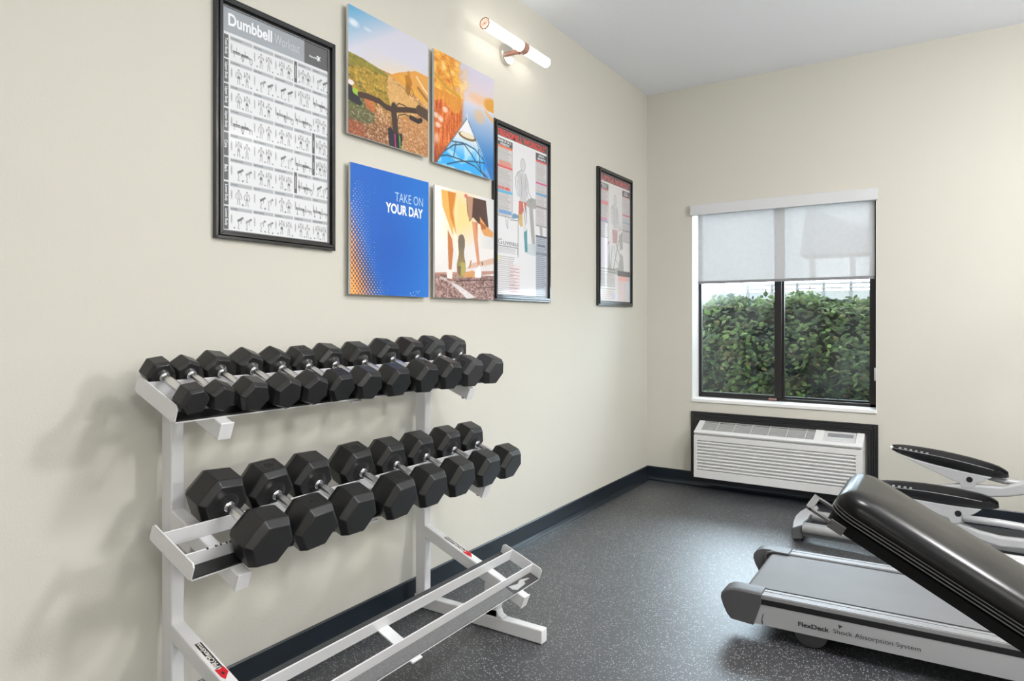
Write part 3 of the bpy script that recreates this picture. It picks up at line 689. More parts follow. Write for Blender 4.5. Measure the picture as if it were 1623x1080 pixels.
def paint_tread(p):
    p.c[:] = (226, 226, 230); p.rect(0, .0, 1, .052, (96, 94, 92)); p.rect(0, .053, 1, .058, (240, 240, 240))
    # treadmill silhouette
    p.poly([(.56, .40), (.66, .37), (.78, .37), (.78, .43), (.66, .44), (.58, .43)], (164, 163, 160)); p.poly([(.62, .43), (.70, .43), (.75, .66), (.78, .70), (.70, .71), (.66, .60)], (168, 168, 166)); p.poly([(.83, .52), (.9, .52), (.91, .62), (.86, .62)], (176, 175, 172)); p.poly([(.56, .67), (.76, .66), (.76, .74), (.56, .73)], (196, 206, 210), .9)
    runner(p)
    p.poly([(.42, .41), (.57, .41), (.56, .47), (.50, .47), (.46, .53), (.41, .53)], (190, 96, 80), .9); p.poly([(.42, .49), (.49, .49), (.50, .56), (.45, .57), (.42, .55)], (206, 176, 110), .9); p.poly([(.50, .44), (.57, .44), (.58, .54), (.55, .57)], (150, 146, 150), .9); p.line([(.51, .42), (.55, .50), (.57, .57)], .02, (226, 224, 220))
    p.poly([(.51, .57), (.58, .57), (.59, .72), (.54, .725)], (84, 150, 158)); p.poly([(.50, .56), (.56, .55), (.58, .58), (.52, .60)], (214, 216, 220))
    p.poly([(.26, .515), (.33, .495), (.41, .50), (.41, .52), (.3, .53)], (110, 150, 184)); p.line([(.26, .54), (.41, .535)], .008, (130, 130, 134)); p.line([(.17, .50), (.25, .515), (.21, .55), (.21, .60), (.18, .57), (.17, .50)], .007, (140, 140, 146))
    p.line([(.405, .53), (.405, .76)], .012, (120, 120, 124))
    p.rect(.0, .065, .30, .53, (140, 140, 142)); lines_block(p, .005, .068, .292, .525, (150, 148, 150), bg=(206, 204, 204), seed=1)
    p.rect(0, .065, .30, .105, (92, 92, 92)); p.rect(0, .106, .30, .118, (226, 120, 84)); p.rect(.05, .195, .28, .222, (214, 140, 120), .8); p.rect(0, .224, .30, .237, (216, 96, 100)); p.rect(0, .372, .30, .388, (96, 176, 214)); p.rect(.05, .490, .28, .512, (120, 160, 208))
    p.rect(.76, .065, 1, .54, (140, 140, 142)); lines_block(p, .765, .07, .995, .535, (152, 150, 152), bg=(208, 205, 206), seed=2)
    p.rect(.76, .065, 1, .112, (92, 92, 92)); p.rect(.76, .113, 1, .124, (222, 100, 96)); p.rect(.76, .254, 1, .266, (212, 96, 150)); p.rect(.76, .325, 1, .337, (104, 162, 204)); p.rect(.76, .408, 1, .420, (150, 136, 144))
    lines_block(p, .76, .60, 1, 1, (110, 118, 134), step=.0125, bg=(180, 186, 196), seed=3, a=.85); p.rect(.76, .60, 1, .612, (90, 96, 108)); p.rect(.8, .66, .96, .668, (100, 106, 120)); p.rect(.76, .71, 1, .728, (120, 126, 142), .7)
    p.rect(0, .705, .40, .709, (110, 110, 114)); p.rect(.395, .705, .402, .75, (110, 110, 114)); lines_block(p, 0, .711, .4, .752, (150, 150, 154), seed=4)
    lines_block(p, .0, .76, .42, .99, (168, 160, 164), step=.0115, seed=5, a=.8); p.rect(.24, .80, .245, .99, (200, 160, 160), .8); p.rect(.25, .81, .45, .99, (232, 196, 196), .25)
    for k in range(8): p.rect(.255, .835 + k * .02, .43, .839 + k * .02, (176, 120, 124), .7)
    p.ell(.04, .775, .03, .01, (226, 220, 120), .8); p.ell(.03, .80, .025, .01, (206, 216, 140), .8)
tp, put = framed('framed_poster', 'tall black framed TREADMILL WORKOUT poster right of the photo panels', -1.947, -1.412, 1.228, 2.088, paint_tread, 400, fw=.028)
put('TREADMILL WORKOUT', 'title_text', M['red_ink'], .012, .0475, .976, .041, .03)
put('MAKE UP OF A', 'column_heading', M['white_ink'], .03, .083, .24, .013, .03); put('WORKOUT', 'column_heading', M['white_ink'], .07, .101, .17, .013, .03)
put('HEALTH', 'column_heading', M['white_ink'], .82, .085, .12, .013, .03); put('BENEFITS', 'column_heading', M['white_ink'], .80, .105, .17, .013, .03)
put('20-30 MIN.', 'column_heading', M['red_ink'], .03, .368, .23, .02, .04)
put('Guveau', 'publisher_mark', M['inkgrey'], .03, .698, .36, .032, .0)

def paint_ellip(p):
    p.c[:] = (226, 224, 224); p.rect(0, .0, 1, .058, (112, 104, 102)); p.rect(0, .059, 1, .064, (240, 240, 240))
    p.poly([(.62, .46), (.74, .42), (.76, .56), (.66, .58)], (178, 178, 174)); p.poly([(.26, .66), (.30, .60), (.34, .70), (.40, .74), (.60, .72), (.68, .60), (.76, .62), (.80, .78), (.26, .78)], (182, 182, 178)); p.line([(.52, .52), (.70, .66)], .03, (182, 182, 178)); p.line([(.62, .50), (.44, .74)], .03, (182, 182, 178)); p.line([(.30, .56), (.32, .74)], .02, (182, 182, 178)); p.line([(.4, .56), (.36, .72)], .02, (160, 180, 190)); p.line([(.46, .55), (.52, .66), (.66, .72)], .02, (190, 190, 190)); p.line([(.26, .55), (.3, .53)], .03, (150, 146, 146))
    runner(p, body=(180, 180, 182), fade=.75); p.poly([(.40, .42), (.58, .42), (.57, .52), (.42, .53)], (196, 164, 166)); p.line([(.58, .35), (.64, .42), (.70, .40)], .01, (160, 160, 162))
    p.rect(.0, .07, .28, .50, (160, 158, 160)); lines_block(p, .004, .07, .275, .495, (166, 162, 166), bg=(212, 208, 210), seed=11); p.rect(.02, .075, .28, .115, (110, 108, 108)); p.rect(.0, .116, .28, .126, (220, 120, 120)); p.rect(.03, .21, .27, .242, (222, 140, 144), .8); p.rect(.03, .345, .24, .365, (214, 140, 176), .8); p.rect(0, .368, .28, .378, (150, 164, 196))
    p.rect(.74, .07, 1, .50, (160, 158, 160)); lines_block(p, .745, .07, .996, .495, (168, 164, 168), bg=(212, 208, 210), seed=12); p.rect(.74, .075, 1, .122, (110, 108, 108)); p.rect(.74, .124, 1, .131, (220, 130, 130)); p.rect(.74, .272, 1, .281, (212, 110, 126)); p.rect(.74, .335, 1, .343, (130, 176, 196)); p.rect(.74, .40, 1, .41, (150, 146, 148))
    p.rect(.0, .50, .28, .72, (222, 214, 232), .7)
    p.rect(.02, .74, .50, .745, (120, 120, 120)); p.rect(.02, .765, .50, .768, (120, 120, 120)); lines_block(p, .02, .775, .50, .87, (178, 176, 178), bg=(208, 206, 206), seed=13); p.rect(0, .876, .5, .88, (130, 128, 128)); p.rect(0, .9, .5, .904, (130, 128, 128)); lines_block(p, .0, .91, .48, .99, (206, 170, 160), step=.014, seed=14); p.rect(.38, .93, .5, .98, (190, 190, 222), .6)
    p.rect(.58, .745, 1, .79, (120, 118, 118)); p.rect(.60, .79, .93, .83, (236, 186, 180)); p.rect(.93, .79, 1, .83, (200, 204, 206))
    for k in range(14):
        for j in range(6): p.rect(.60 + j * .065, .835 + k * .0115, .645 + j * .065, .8405 + k * .0115, (214, 160, 160) if j < 4 else (170, 190, 200), .8)
ep, put = framed('framed_poster', 'narrow black framed ELLIPTICAL WORKOUT poster nearest the room corner', -.828, -.302, 1.224, 2.078, paint_ellip, 330, fw=.03)
put('ELLIPTICAL WORKOUT', 'title_text', M['pink_ink'], .012, .052, .976, .046, .03)
put('MAKE UP OF A', 'column_heading', M['white_ink'], .05, .091, .20, .011, .03); put('WORKOUT', 'column_heading', M['white_ink'], .08, .107, .15, .011, .03)
put('HEALTH', 'column_heading', M['white_ink'], .80, .093, .13, .011, .03); put('BENEFITS', 'column_heading', M['white_ink'], .79, .111, .17, .011, .03)

# ------------------------------------------------------------------ wall sconce, ceiling lights and added fill lamps
sc_ = thing('wall_sconce', 'horizontal twin tube wall light with copper centre band near the ceiling', 'wall light', (0, -1.83, 2.40))
LX, LZ, LR = .10, 2.438, .0245
MB().lathe([(0, .052), (.016, .052), (.02, .049), (.02, .0)], (0, -1.83, 2.425), X, 32).build('wall_plate', M['nickel'], sc_, auto=30)
MB().lathe([(.018, .012), (.06, .012), (.085, .016)], (0, -1.83, 2.425), X, 20).tube([(.06, -1.83, 2.425), (LX, -1.83, LZ)], .013).build('arm', M['lampmetal'], sc_, auto=30)
MB().lathe([(-.021, LR + .0005), (-.021, LR + .003), (.021, LR + .003), (.021, LR + .0005)], (LX, -1.83, LZ), Y, 28).build('centre_band', M['lampmetal'], sc_, auto=30)
def tube_(y0, y1, s):
    L = abs(y1 - y0); pr = [(0, .0), (0, LR), (L - .012, LR), (L - .004, LR * .8), (L, LR * .35), (L, 0)]
    return MB().lathe(pr, (LX, y0, LZ), (0, 1 if y1 > y0 else -1, 0), 28).build('glass_tube', M['tube'], sc_, auto=30)
tube_(-1.81, -1.592, 1)
MB().lathe([(0, 0), (0, LR), (.29, LR), (.29, 0)], (LX, -1.85, LZ), (0, -1, 0), 28).build('glass_tube', M['tube'], sc_, auto=30)
cap = MB().lathe([(0, LR + .0015), (.004, LR + .0015), (.004, LR - .003), (.002, LR - .003)], (LX, -2.14, LZ), (0, -1, 0), 28)
cap.build('end_cap', M['lampmetal'], sc_, auto=30)
m = MB().lathe([(0, .0), (0, LR - .002), (.002, LR - .002), (.002, 0)], (LX, -2.14, LZ), (0, -1, 0), 28); m.build('vent_disc', M['capglow'], sc_)
m = MB()
for k in range(12):
    a = k / 12 * 6.283
    m.obox((LX, -2.142, LZ), (math.cos(a), 0, math.sin(a)), (-math.sin(a), 0, math.cos(a)), Y, (.006, LR - .003), (-.0006, .0006), (-.0015, .0))
m.lathe([(0, 0), (0, .004), (.002, .004), (.002, 0)], (LX, -2.142, LZ), (0, -1, 0), 10)
m.build('vent_spokes', M['lampmetal'], sc_)
for i, ((lx, ly), sx, sy, pw) in enumerate(LAMPS):
    t = thing('ceiling_light', ['square white flush ceiling light above the weight rack', 'flush ceiling light beyond the treadmill', 'flush ceiling light furthest behind the camera', 'flush ceiling light over the bench'][i], 'ceiling light', (lx, ly, ROOM_H), 'flush ceiling lights')
    a, b = sx / 2 + .03, sy / 2 + .03
    MB().box(lx - a, lx + a, ly - b, ly - b + .03, ROOM_H - .05, ROOM_H).box(lx - a, lx + a, ly + b - .03, ly + b, ROOM_H - .05, ROOM_H).box(lx - a, lx - a + .03, ly - b, ly + b, ROOM_H - .05, ROOM_H).box(lx + a - .03, lx + a, ly - b, ly + b, ROOM_H - .05, ROOM_H).build('housing', M['trim'], t)
    MB().box(lx - a + .03, lx + a - .03, ly - b + .03, ly + b - .03, ROOM_H - .045, ROOM_H - .035).build('diffuser', M['lens'], t)

for i, ((gx, gy), gz, pw) in enumerate(FILL_GLOBES):
    t = thing('pendant_light', ['white globe pendant light over the elliptical trainer side of the room', 'white globe pendant light beside the camera', 'white globe pendant light in the rear corner behind the camera'][i], 'pendant light', (gx, gy, ROOM_H), 'globe pendant lights')
    MB().tube([(gx, gy, ROOM_H), (gx, gy, gz + .17)], .006, 8).build('cord', M['blackcord'], t)
    MB().lathe([(-.03, 0), (-.03, .06), (0, .06), (0, 0)], (gx, gy, ROOM_H), Z, 24).build('ceiling_rose', M['trim'], t, auto=30)
    MB().lathe([(.165 * -math.cos(R(a)), max(.165 * math.sin(R(a)), .0001)) for a in range(0, 165, 11)], (gx, gy, gz), Z, 28).build('globe', M['globe'], t, smooth=True)
# ------------------------------------------------------------------ dumbbell rack
TH = R(21.2); EX = Vector((math.cos(TH), 0, -math.sin(TH))); EN = Vector((math.sin(TH), 0, math.cos(TH)))
YN, YF = -3.655, -2.385            # tray ends
UPR = (-3.533, -2.513)             # upright centres
TRAYS = [Vector((.1054, 0, .955)), Vector((.1727, 0, .5967)), Vector((.3487, 0, .2277))]   # rear bottom corner of each tray
ARM_END = [.310, .380, .552]
rack = thing('dumbbell_rack', 'white three tier steel dumbbell rack against the left wall', 'dumbbell rack', (.3, -3.02, 0))
HW = .018
for k, yc in enumerate(UPR):
    MB().box(.042, .09, yc - HW, yc + HW, .045, .952).build('upright', M['rack'], rack, bevel=.004)
    MB().box(.034, .622, yc - HW, yc + HW, .0015, .05).build('foot', M['rack'], rack, bevel=.004)
    MB().box(.375, .43, yc - HW + .001, yc + HW - .001, .045, .165).prism([(.375, .05), (.43, .05), (.455, .052), (.438, .058), (.432, .075), (.375, .075)], lambda a, b, t: (a, t, b), yc - HW + .001, yc + HW - .001).build('short_post', M['rack'], rack, bevel=.002)
    for j in range(3):
        b0 = TRAYS[j]; sx0 = (.07 - b0.x) / EX.x; sx1 = (ARM_END[j] - b0.x) / EX.x
        o = Vector((b0.x, yc, b0.z))
        arm = MB().obox(o, EX, (0, 1, 0), EN, (sx0, sx1 - .004), (-HW + .0005, HW - .0005), (-.045, -.0005)).build('arm', M['rack'], rack, bevel=.004)
        MB().obox(o, EX, (0, 1, 0), EN, (sx1 - .005, sx1), (-HW - .001, HW + .001), (-.046, .001)).build('end_plug', M['rack'], arm, bevel=.0035, seg=3)
        MB().lathe([(0, .0), (0, .006), (.008, .006), (.008, 0)], o + EX * (sx1 - .03) - EN * .045, -EN, 10).build('bolt', M['greydk'], arm)
        if j == 2:   # emblem and lettering lie along the top of the lowest arm
            a = sx0
            lg = MB().obox(o, EX, (0, 1, 0), EN, ((.178 - b0.x) / EX.x, (.272 - b0.x) / EX.x), (-.007, .010), (-.0004, .0004)).build('logo_bar', M['logoblack'], arm)
            px = (.272 - b0.x) / EX.x
            text('PROflexima', 'logo_text', M['logowhite'], arm, o + EX * (px - .002) + EN * .0006 + Vector((0, .006, 0)), -EX, (0, -1, 0), width=.098, height=.014, bold=.02)
            MB().prism([(0, -.011), (.022, -.013), (.040, .006), (.028, .011), (.0, .012), (.005, .0)], lambda p_, q_, t_: o + EX * (px + p_) + Vector((0, -q_, 0)) + EN * t_, -.0002, .0008).build('logo_emblem', M['red'], arm)
            st = []
            for i in range(12):
                r_ = .0065 if i % 2 == 0 else .003; an = i / 12 * 6.283
                st.append((.020 + r_ * math.cos(an), .001 + r_ * math.sin(an)))
            MB().prism(st, lambda p_, q_, t_: o + EX * (px + p_) + Vector((0, -q_, 0)) + EN * t_, .0008, .0012).build('logo_star', M['logoblack'], arm)
        if j < 2:
            MB().obox(o, EX, (0, 1, 0), EN, (sx0 + .005, .02), (-HW + .002, HW - .002), (-.07, -.04)).build('gusset', M['rack'], arm, bevel=.002)
for j in range(3):
    b0 = TRAYS[j]; O = Vector((b0.x, 0, b0.z))
    tr = MB().obox(O, EX, (0, 1, 0), EN, (.0, .047), (YN + .004, YF - .004), (0, .0035)).build('tray', M['rack'], rack)   # rear ledge is the part; the rest hangs on it
    MB().obox(O, EX, (0, 1, 0), EN, (.043, .047), (YN + .004, YF - .004), (.0035, .044)).build('rail', M['rack'], tr, bevel=.001)
    MB().obox(O, EX, (0, 1, 0), EN, (.141, .145), (YN + .004, YF - .004), (0, .044)).build('rail', M['rack'], tr, bevel=.001)
    MB().obox(O, EX, (0, 1, 0), EN, (.145, .187), (YN + .004, YF - .004), (0, .0035)).build('front_ledge', M['rack'], tr)
    for ya, yb in ((YN, YN + .004), (YF - .004, YF)):
        MB().prism([(0.006, 0), (.181, 0), (.187, .006), (.187, .037), (.179, .045), (.008, .045), (0, .037), (0, .006)], lambda a, b, t: O + EX * a + EN * b + Vector((0, t, 0)), ya, yb).build('end_plate', M['rack'], tr, bevel=.0008)
    MB().obox(O, EX, (0, 1, 0), EN, (.001, .042), (YN + .006, YF - .006), (.0035, .008)).build('rubber_strip', M['rubber_strip'] if j == 2 else M['rubber'], tr)
    g = (YF - .006) if j < 2 else -2.56
    MB().obox(O, EX, (0, 1, 0), EN, (.146, .186), (YN + .006, g), (.0035, .008)).build('rubber_strip', M['scuffed'] if j == 2 else M['rubber'], tr)
    if j == 2: MB().obox(O, EX, (0, 1, 0), EN, (.146, .186), (g + .0012, YF - .006), (.0035, .008)).build('rubber_strip', M['rubber_strip'], tr); MB().prism([(.150, -2.545), (.160, -2.50), (.150, -2.47), (.160, -2.43), (.166, -2.425), (.164, -2.46), (.176, -2.47), (.180, -2.53), (.168, -2.545)], lambda a, b, t: O + EX * a + Vector((0, b, 0)) + EN * t, .0078, .0082).build('worn_patch', mat('worn_pale_patch', (176, 176, 176), .6, var=(90, .3)), tr)
    MB().obox(O, EX, (0, 1, 0), EN, (.0475, .1405), (-3.098, -3.056), (.0, .004)).build('cross_bar', M['rack'], tr)
    MB().obox(O, EX, (0, 1, 0), EN, (.141, .196), (-3.098, -3.056), (-.005, -.0005)).build('cross_bar', M['rack'], tr)
# chipped paint flecks on the middle tray
fl = MB(); r_ = random.Random(3); O = TRAYS[1]
for i in range(16):
    y = -3.60 + r_.random() * .10; fl.obox(Vector((O.x, y, O.z)), EX, (0, 1, 0), EN, (.1409, .1451), (0, .001 + r_.random() * .005), (.0415, .0444))
for i in range(14):
    y = -3.64 + r_.random() * .22; fl.obox(Vector((O.x, y, O.z)), EX, (0, 1, 0), EN, (.0429, .0436), (0, .002 + r_.random() * .02), (.0432, .0444))
w_ = fl.build('chipped_paint', M['logoblack'], rack); w_['kind'] = 'stuff'

# ------------------------------------------------------------------ dumbbells
def dumbbell(label, group, tier, y, rad, phi, L, numbers=(), worn=False, yaw=0, back=0):
    """hex dumbbell: local X along the handle (towards the room), local Z up off the tray"""
    ap = rad * math.cos(R(30)); half = .0515
    c = TRAYS[tier] + EX * (.094 - back)
    low = rad * math.cos(R(abs(((phi + 30) % 60) - 30)) - R(30))   # height of the axis over the flat or edge it rests on
    ctr = c + EN * max(.009 + low, .0572)   # light ones hang with the handle on the rail tops
    t = thing('dumbbell', label, 'dumbbell', (ctr.x, y, ctr.z), group)
    t.rotation_euler = (0, TH, R(yaw))
    m_ = M['urethane'] if worn else M['rubber']
    cr, ca = rad * .19, rad * .28
    def ring(x, r):
        return [Vector((x, r * math.sin(R(phi + 30 + 60 * i)), r * math.cos(R(phi + 30 + 60 * i)))) for i in range(6)]
    for sgn, nm in ((1, 'head'), (-1, 'head')):
        xs = [(half + .001, rad - cr), (half + ca, rad), (half + L - ca, rad), (half + L, rad - cr)]
        h = MB().loft([ring(sgn * x, r) for x, r in xs]).build('head', m_, t, bevel=rad * .035, seg=2, local=True, auto=20)
        bo = MB().lathe([(half - .009, .0135), (half + .0005, rad * .42), (half + .004, rad * .62)], (0, 0, 0), (sgn, 0, 0), 24).build('boss', m_, h, local=True, smooth=True)
        for fi, body in numbers:
            if fi is None: continue
            if isinstance(fi, tuple):
                if fi[1] != sgn: continue
                f_ = fi[0]
            else: f_ = fi
            an = R(phi + 60 * f_); nn = Vector((0, math.sin(an), math.cos(an))); uu = Vector((0, math.cos(an), -math.sin(an)))
            cen = Vector((sgn * (half + L / 2), 0, 0)) + nn * (ap + .0001)
            wd, hd = rad * .74, (L - 2 * ca) * .78
            fr = MB()
            for (a0, a1, b0_, b1) in ((-wd / 2, wd / 2, hd / 2 - .0012, hd / 2), (-wd / 2, wd / 2, -hd / 2, -hd / 2 + .0012), (-wd / 2, -wd / 2 + .0012, -hd / 2, hd / 2), (wd / 2 - .0012, wd / 2, -hd / 2, hd / 2)):
                fr.obox(cen, uu, (1, 0, 0), nn, (a0, a1), (b0_, b1), (-.0005, .0004))
            fr.build('number_border', M['numb'], h, local=True)
            ux = uu if sgn > 0 else -uu; uy = Vector((-sgn, 0, 0))
            tw, tht = wd * .55, hd * .52
            o_ = cen - ux * tw / 2 - uy * tht / 2
            tx = text(body, 'weight_number', M['numb'], h, o_ + world_loc(h), ux, uy, width=tw, height=tht, bold=.03, ext=.0005)
    hr = .0128 if rad > .062 else .0112
    MB().lathe([(-half - .004, .0085), (-.040, .0085), (-.034, hr * .92), (-.018, hr), (0, hr * 1.08), (.018, hr), (.034, hr * .92), (.040, .0085), (half + .004, .0085)], (0, 0, 0), X, 24).build('handle', M['knurl'], t, local=True, smooth=True)
    for sgn in (1, -1):
        MB().lathe([(.0400, .009), (.0400, hr + .0010), (.042, hr + .0022), (.0445, hr + .0012), (.0455, hr + .0002), (.048, hr + .0014), (.050, hr + .0004), (.050, .008)], (0, 0, 0), (sgn, 0, 0), 24).build('collar', M['chrome'], t, local=True, auto=40)
    return t
G1, G2 = 'hex dumbbells on the top tray', 'hex dumbbells on the middle tray'
T1 = [ # y, rad, phi, numbers, worn, label
 (-3.616, .0375, -8, (), 0, 'smallest black hex dumbbell, first at the near left end of the top tray'),
 (-3.545, .0375, 20, (), 0, 'small black hex dumbbell second from the left on the top tray'),
 (-3.459, .0455, 8, (), 0, 'black hex dumbbell third from the left on the top tray'),
 (-3.360, .0475, 20, (), 0, 'black hex dumbbell fourth from the left on the top tray'),
 (-3.266, .0475, 20, ((0, '10'),), 0, 'tilted black hex dumbbell fifth from the left on the top tray'),
 (-3.168, .049, -3, ((0, '10'),), 0, 'black hex dumbbell reading 10 face up, sixth on the top tray'),
 (-3.062, .053, 5, (), 0, 'black hex dumbbell seventh from the left on the top tray'),
 (-2.935, .055, 0, (), 0, 'black hex dumbbell eighth from the left on the top tray'),
 (-2.802, .058, 4, ((0, '20'),), 0, 'black hex dumbbell reading 20 face up on the top tray'),
 (-2.673, .059, 4, (), 0, 'smooth black hex dumbbell third from the right end of the top tray'),
 (-2.546, .060, 5, ((-1, '20'),), 1, 'worn grainy hex dumbbell second from the right end of the top tray'),
 (-2.411, .060, 4, (), 1, 'grainy hex dumbbell last at the far right end of the top tray')]
for (y, r_, ph, nu, wo_, lb) in T1: dumbbell(lb, G1, 0, y, r_, ph, r_ * 1.5, nu, bool(wo_), back=0)
T2 = [
 (-3.488, .074, 5, (), 0, 'largest black hex dumbbell, first at the near left end of the middle tray'),
 (-3.340, .073, -3, ((0, '40'),), 0, 'heavy black hex dumbbell reading 40, second from the left on the middle tray'),
 (-3.193, .073, 2, (), 0, 'big unnumbered black hex dumbbell third from the left on the middle tray'),
 (-3.015, .073, -3, ((0, '30'),), 0, 'black hex dumbbell reading 30, fourth from the left on the middle tray'),
 (-2.860, .071, 0, (), 0, 'black hex dumbbell just right of the one reading 30 on the middle tray'),
 (-2.706, .071, 0, (), 0, 'black hex dumbbell third from the right end of the middle tray'),
 (-2.545, .070, 0, (), 0, 'black hex dumbbell second from the right end of the middle tray'),
 (-2.397, .068, 0, (), 0, 'black hex dumbbell last at the far right end of the middle tray')]
for (y, r_, ph, nu, wo_, lb) in T2: dumbbell(lb, G2, 1, y, r_, ph, r_ * 1.32, nu, bool(wo_))

# ------------------------------------------------------------------ air conditioner in its wall sleeve
ac = thing('air_conditioner', 'white through-wall air conditioner in a black sleeve under the window', 'air conditioner', (.888, -.05, .06))
def yring(m, x0, x1, z0, z1, w, ya, yb, bottom=False):
    m.box(x0, x0 + w, ya, yb, z0, z1).box(x1 - w, x1, ya, yb, z0, z1).box(x0 + w, x1 - w, ya, yb, z1 - w, z1)
    if bottom: m.box(x0 + w, x1 - w, ya, yb, z0, z0 + w)
fm = MB(); yring(fm, .322, 1.455, .062, .510, .012, -.016, -.001); yring(fm, .334, 1.443, .062, .498, .012, -.024, -.001); yring(fm, .346, 1.431, .062, .486, .012, -.030, -.001); yring(fm, .358, 1.419, .062, .474, .02, -.040, -.001)
fm.build('sleeve', M['acframe'], ac, bevel=.002)
AX0, AX1, AD = .392, 1.387, -.170
prof = [(-.005, .100), (-.15, .093), (AD + .016, .099), (AD + .016, .345), (AD + .018, .388), (-.03, .447), (-.005, .447)]
MB().prism(prof, lambda a, b, t: (t, a, b), AX0, AX1).build('cover', M['ac'], ac, bevel=.008, seg=3)
fr = MB()
fr.box(AX0, AX0 + .022, AD, AD + .018, .146, .343).box(AX1 - .036, AX1, AD, AD + .018, .146, .343).box(AX0, AX1, AD, AD + .02, .342, .376).box(AX0, AX1, AD, AD + .02, .096, .147)
for k in range(9):
    z = .148 + k * .0216
    fr.prism([(AD + .017, z), (AD + .0015, z + .003), (AD - .001, z + .010), (AD + .003, z + .0145), (AD + .017, z + .0165)], lambda a, b, t: (t, a, b), AX0 + .02, AX1 - .034)
fr.build('front_louvres', M['ac'], ac, bevel=.002)
sl0 = Vector((0, AD + .010, .392)); sv = Vector((0, .140, .062)); SL = sv.length; sv.normalize(); sn = Vector((0, -sv.z, sv.y))
def slab(m, x0, x1, u0, u1, n0, n1): return m.obox((x0, sl0.y, sl0.z), X, sv, sn, (0, x1 - x0), (u0, u1), (n0, n1))
tp_ = MB(); slab(tp_, AX0, AX1, -.012, .022, -.004, .010); slab(tp_, AX0, AX1, SL - .016, SL, -.004, .010); slab(tp_, AX0, .43, .02, SL - .014, -.004, .010); slab(tp_, 1.118, 1.168, .02, SL - .014, -.004, .010); slab(tp_, 1.345, AX1, .02, SL - .014, -.004, .010)
tp_.build('top_bezel', M['ac'], ac, bevel=.004, seg=3)
slab(MB(), .428, 1.12, .02, SL - .014, -.0035, -.0015).build('vent_cavity', M['acdark'], ac)
gl = MB()
for k in range(8): slab(gl, .43, 1.118, .027 + k * .0125, .0295 + k * .0125, .003, .0075)
for k in range(6): slab(gl, .43 + (k + .9) * .108, .4325 + (k + .9) * .108, .02, SL - .014, .003, .0085)
gl.build('vent_grille', M['ac'], ac)
cp = slab(MB(), 1.166, 1.347, .02, SL - .014, -.0035, .001).build('control_panel', mat('grey_control_panel', (206, 207, 208), .4), ac)
slab(MB(), 1.19, 1.33, .085, .118, .0, .005).build('display_flap', mat('grey_display_flap', (138, 140, 143), .3), cp, bevel=.001)
for x in (1.215, 1.245, 1.275): slab(MB(), x, x + .02, .035, .045, .001, .0045).build('button', M['ac'], cp, bevel=.001)

# ------------------------------------------------------------------ treadmill
INC = R(1.0); TX0 = 1.2
def TI(p):      # tip the deck up slightly towards the far end
    x, y, z = p; return Vector((TX0 + (x - TX0) * math.cos(INC), y, z + (x - TX0) * math.sin(INC)))
def tb(m, *a):
    k = len(m.v); m.box(*a); m.v[k:] = [tuple(TI(v)) for v in m.v[k:]]; return m
tmill = thing('treadmill', 'silver grey treadmill with a FlexDeck side panel beside the bench', 'treadmill', (1.9, -1.78, 0))
TXE = 2.75; YA, YB = -2.060, -1.497
m = MB()
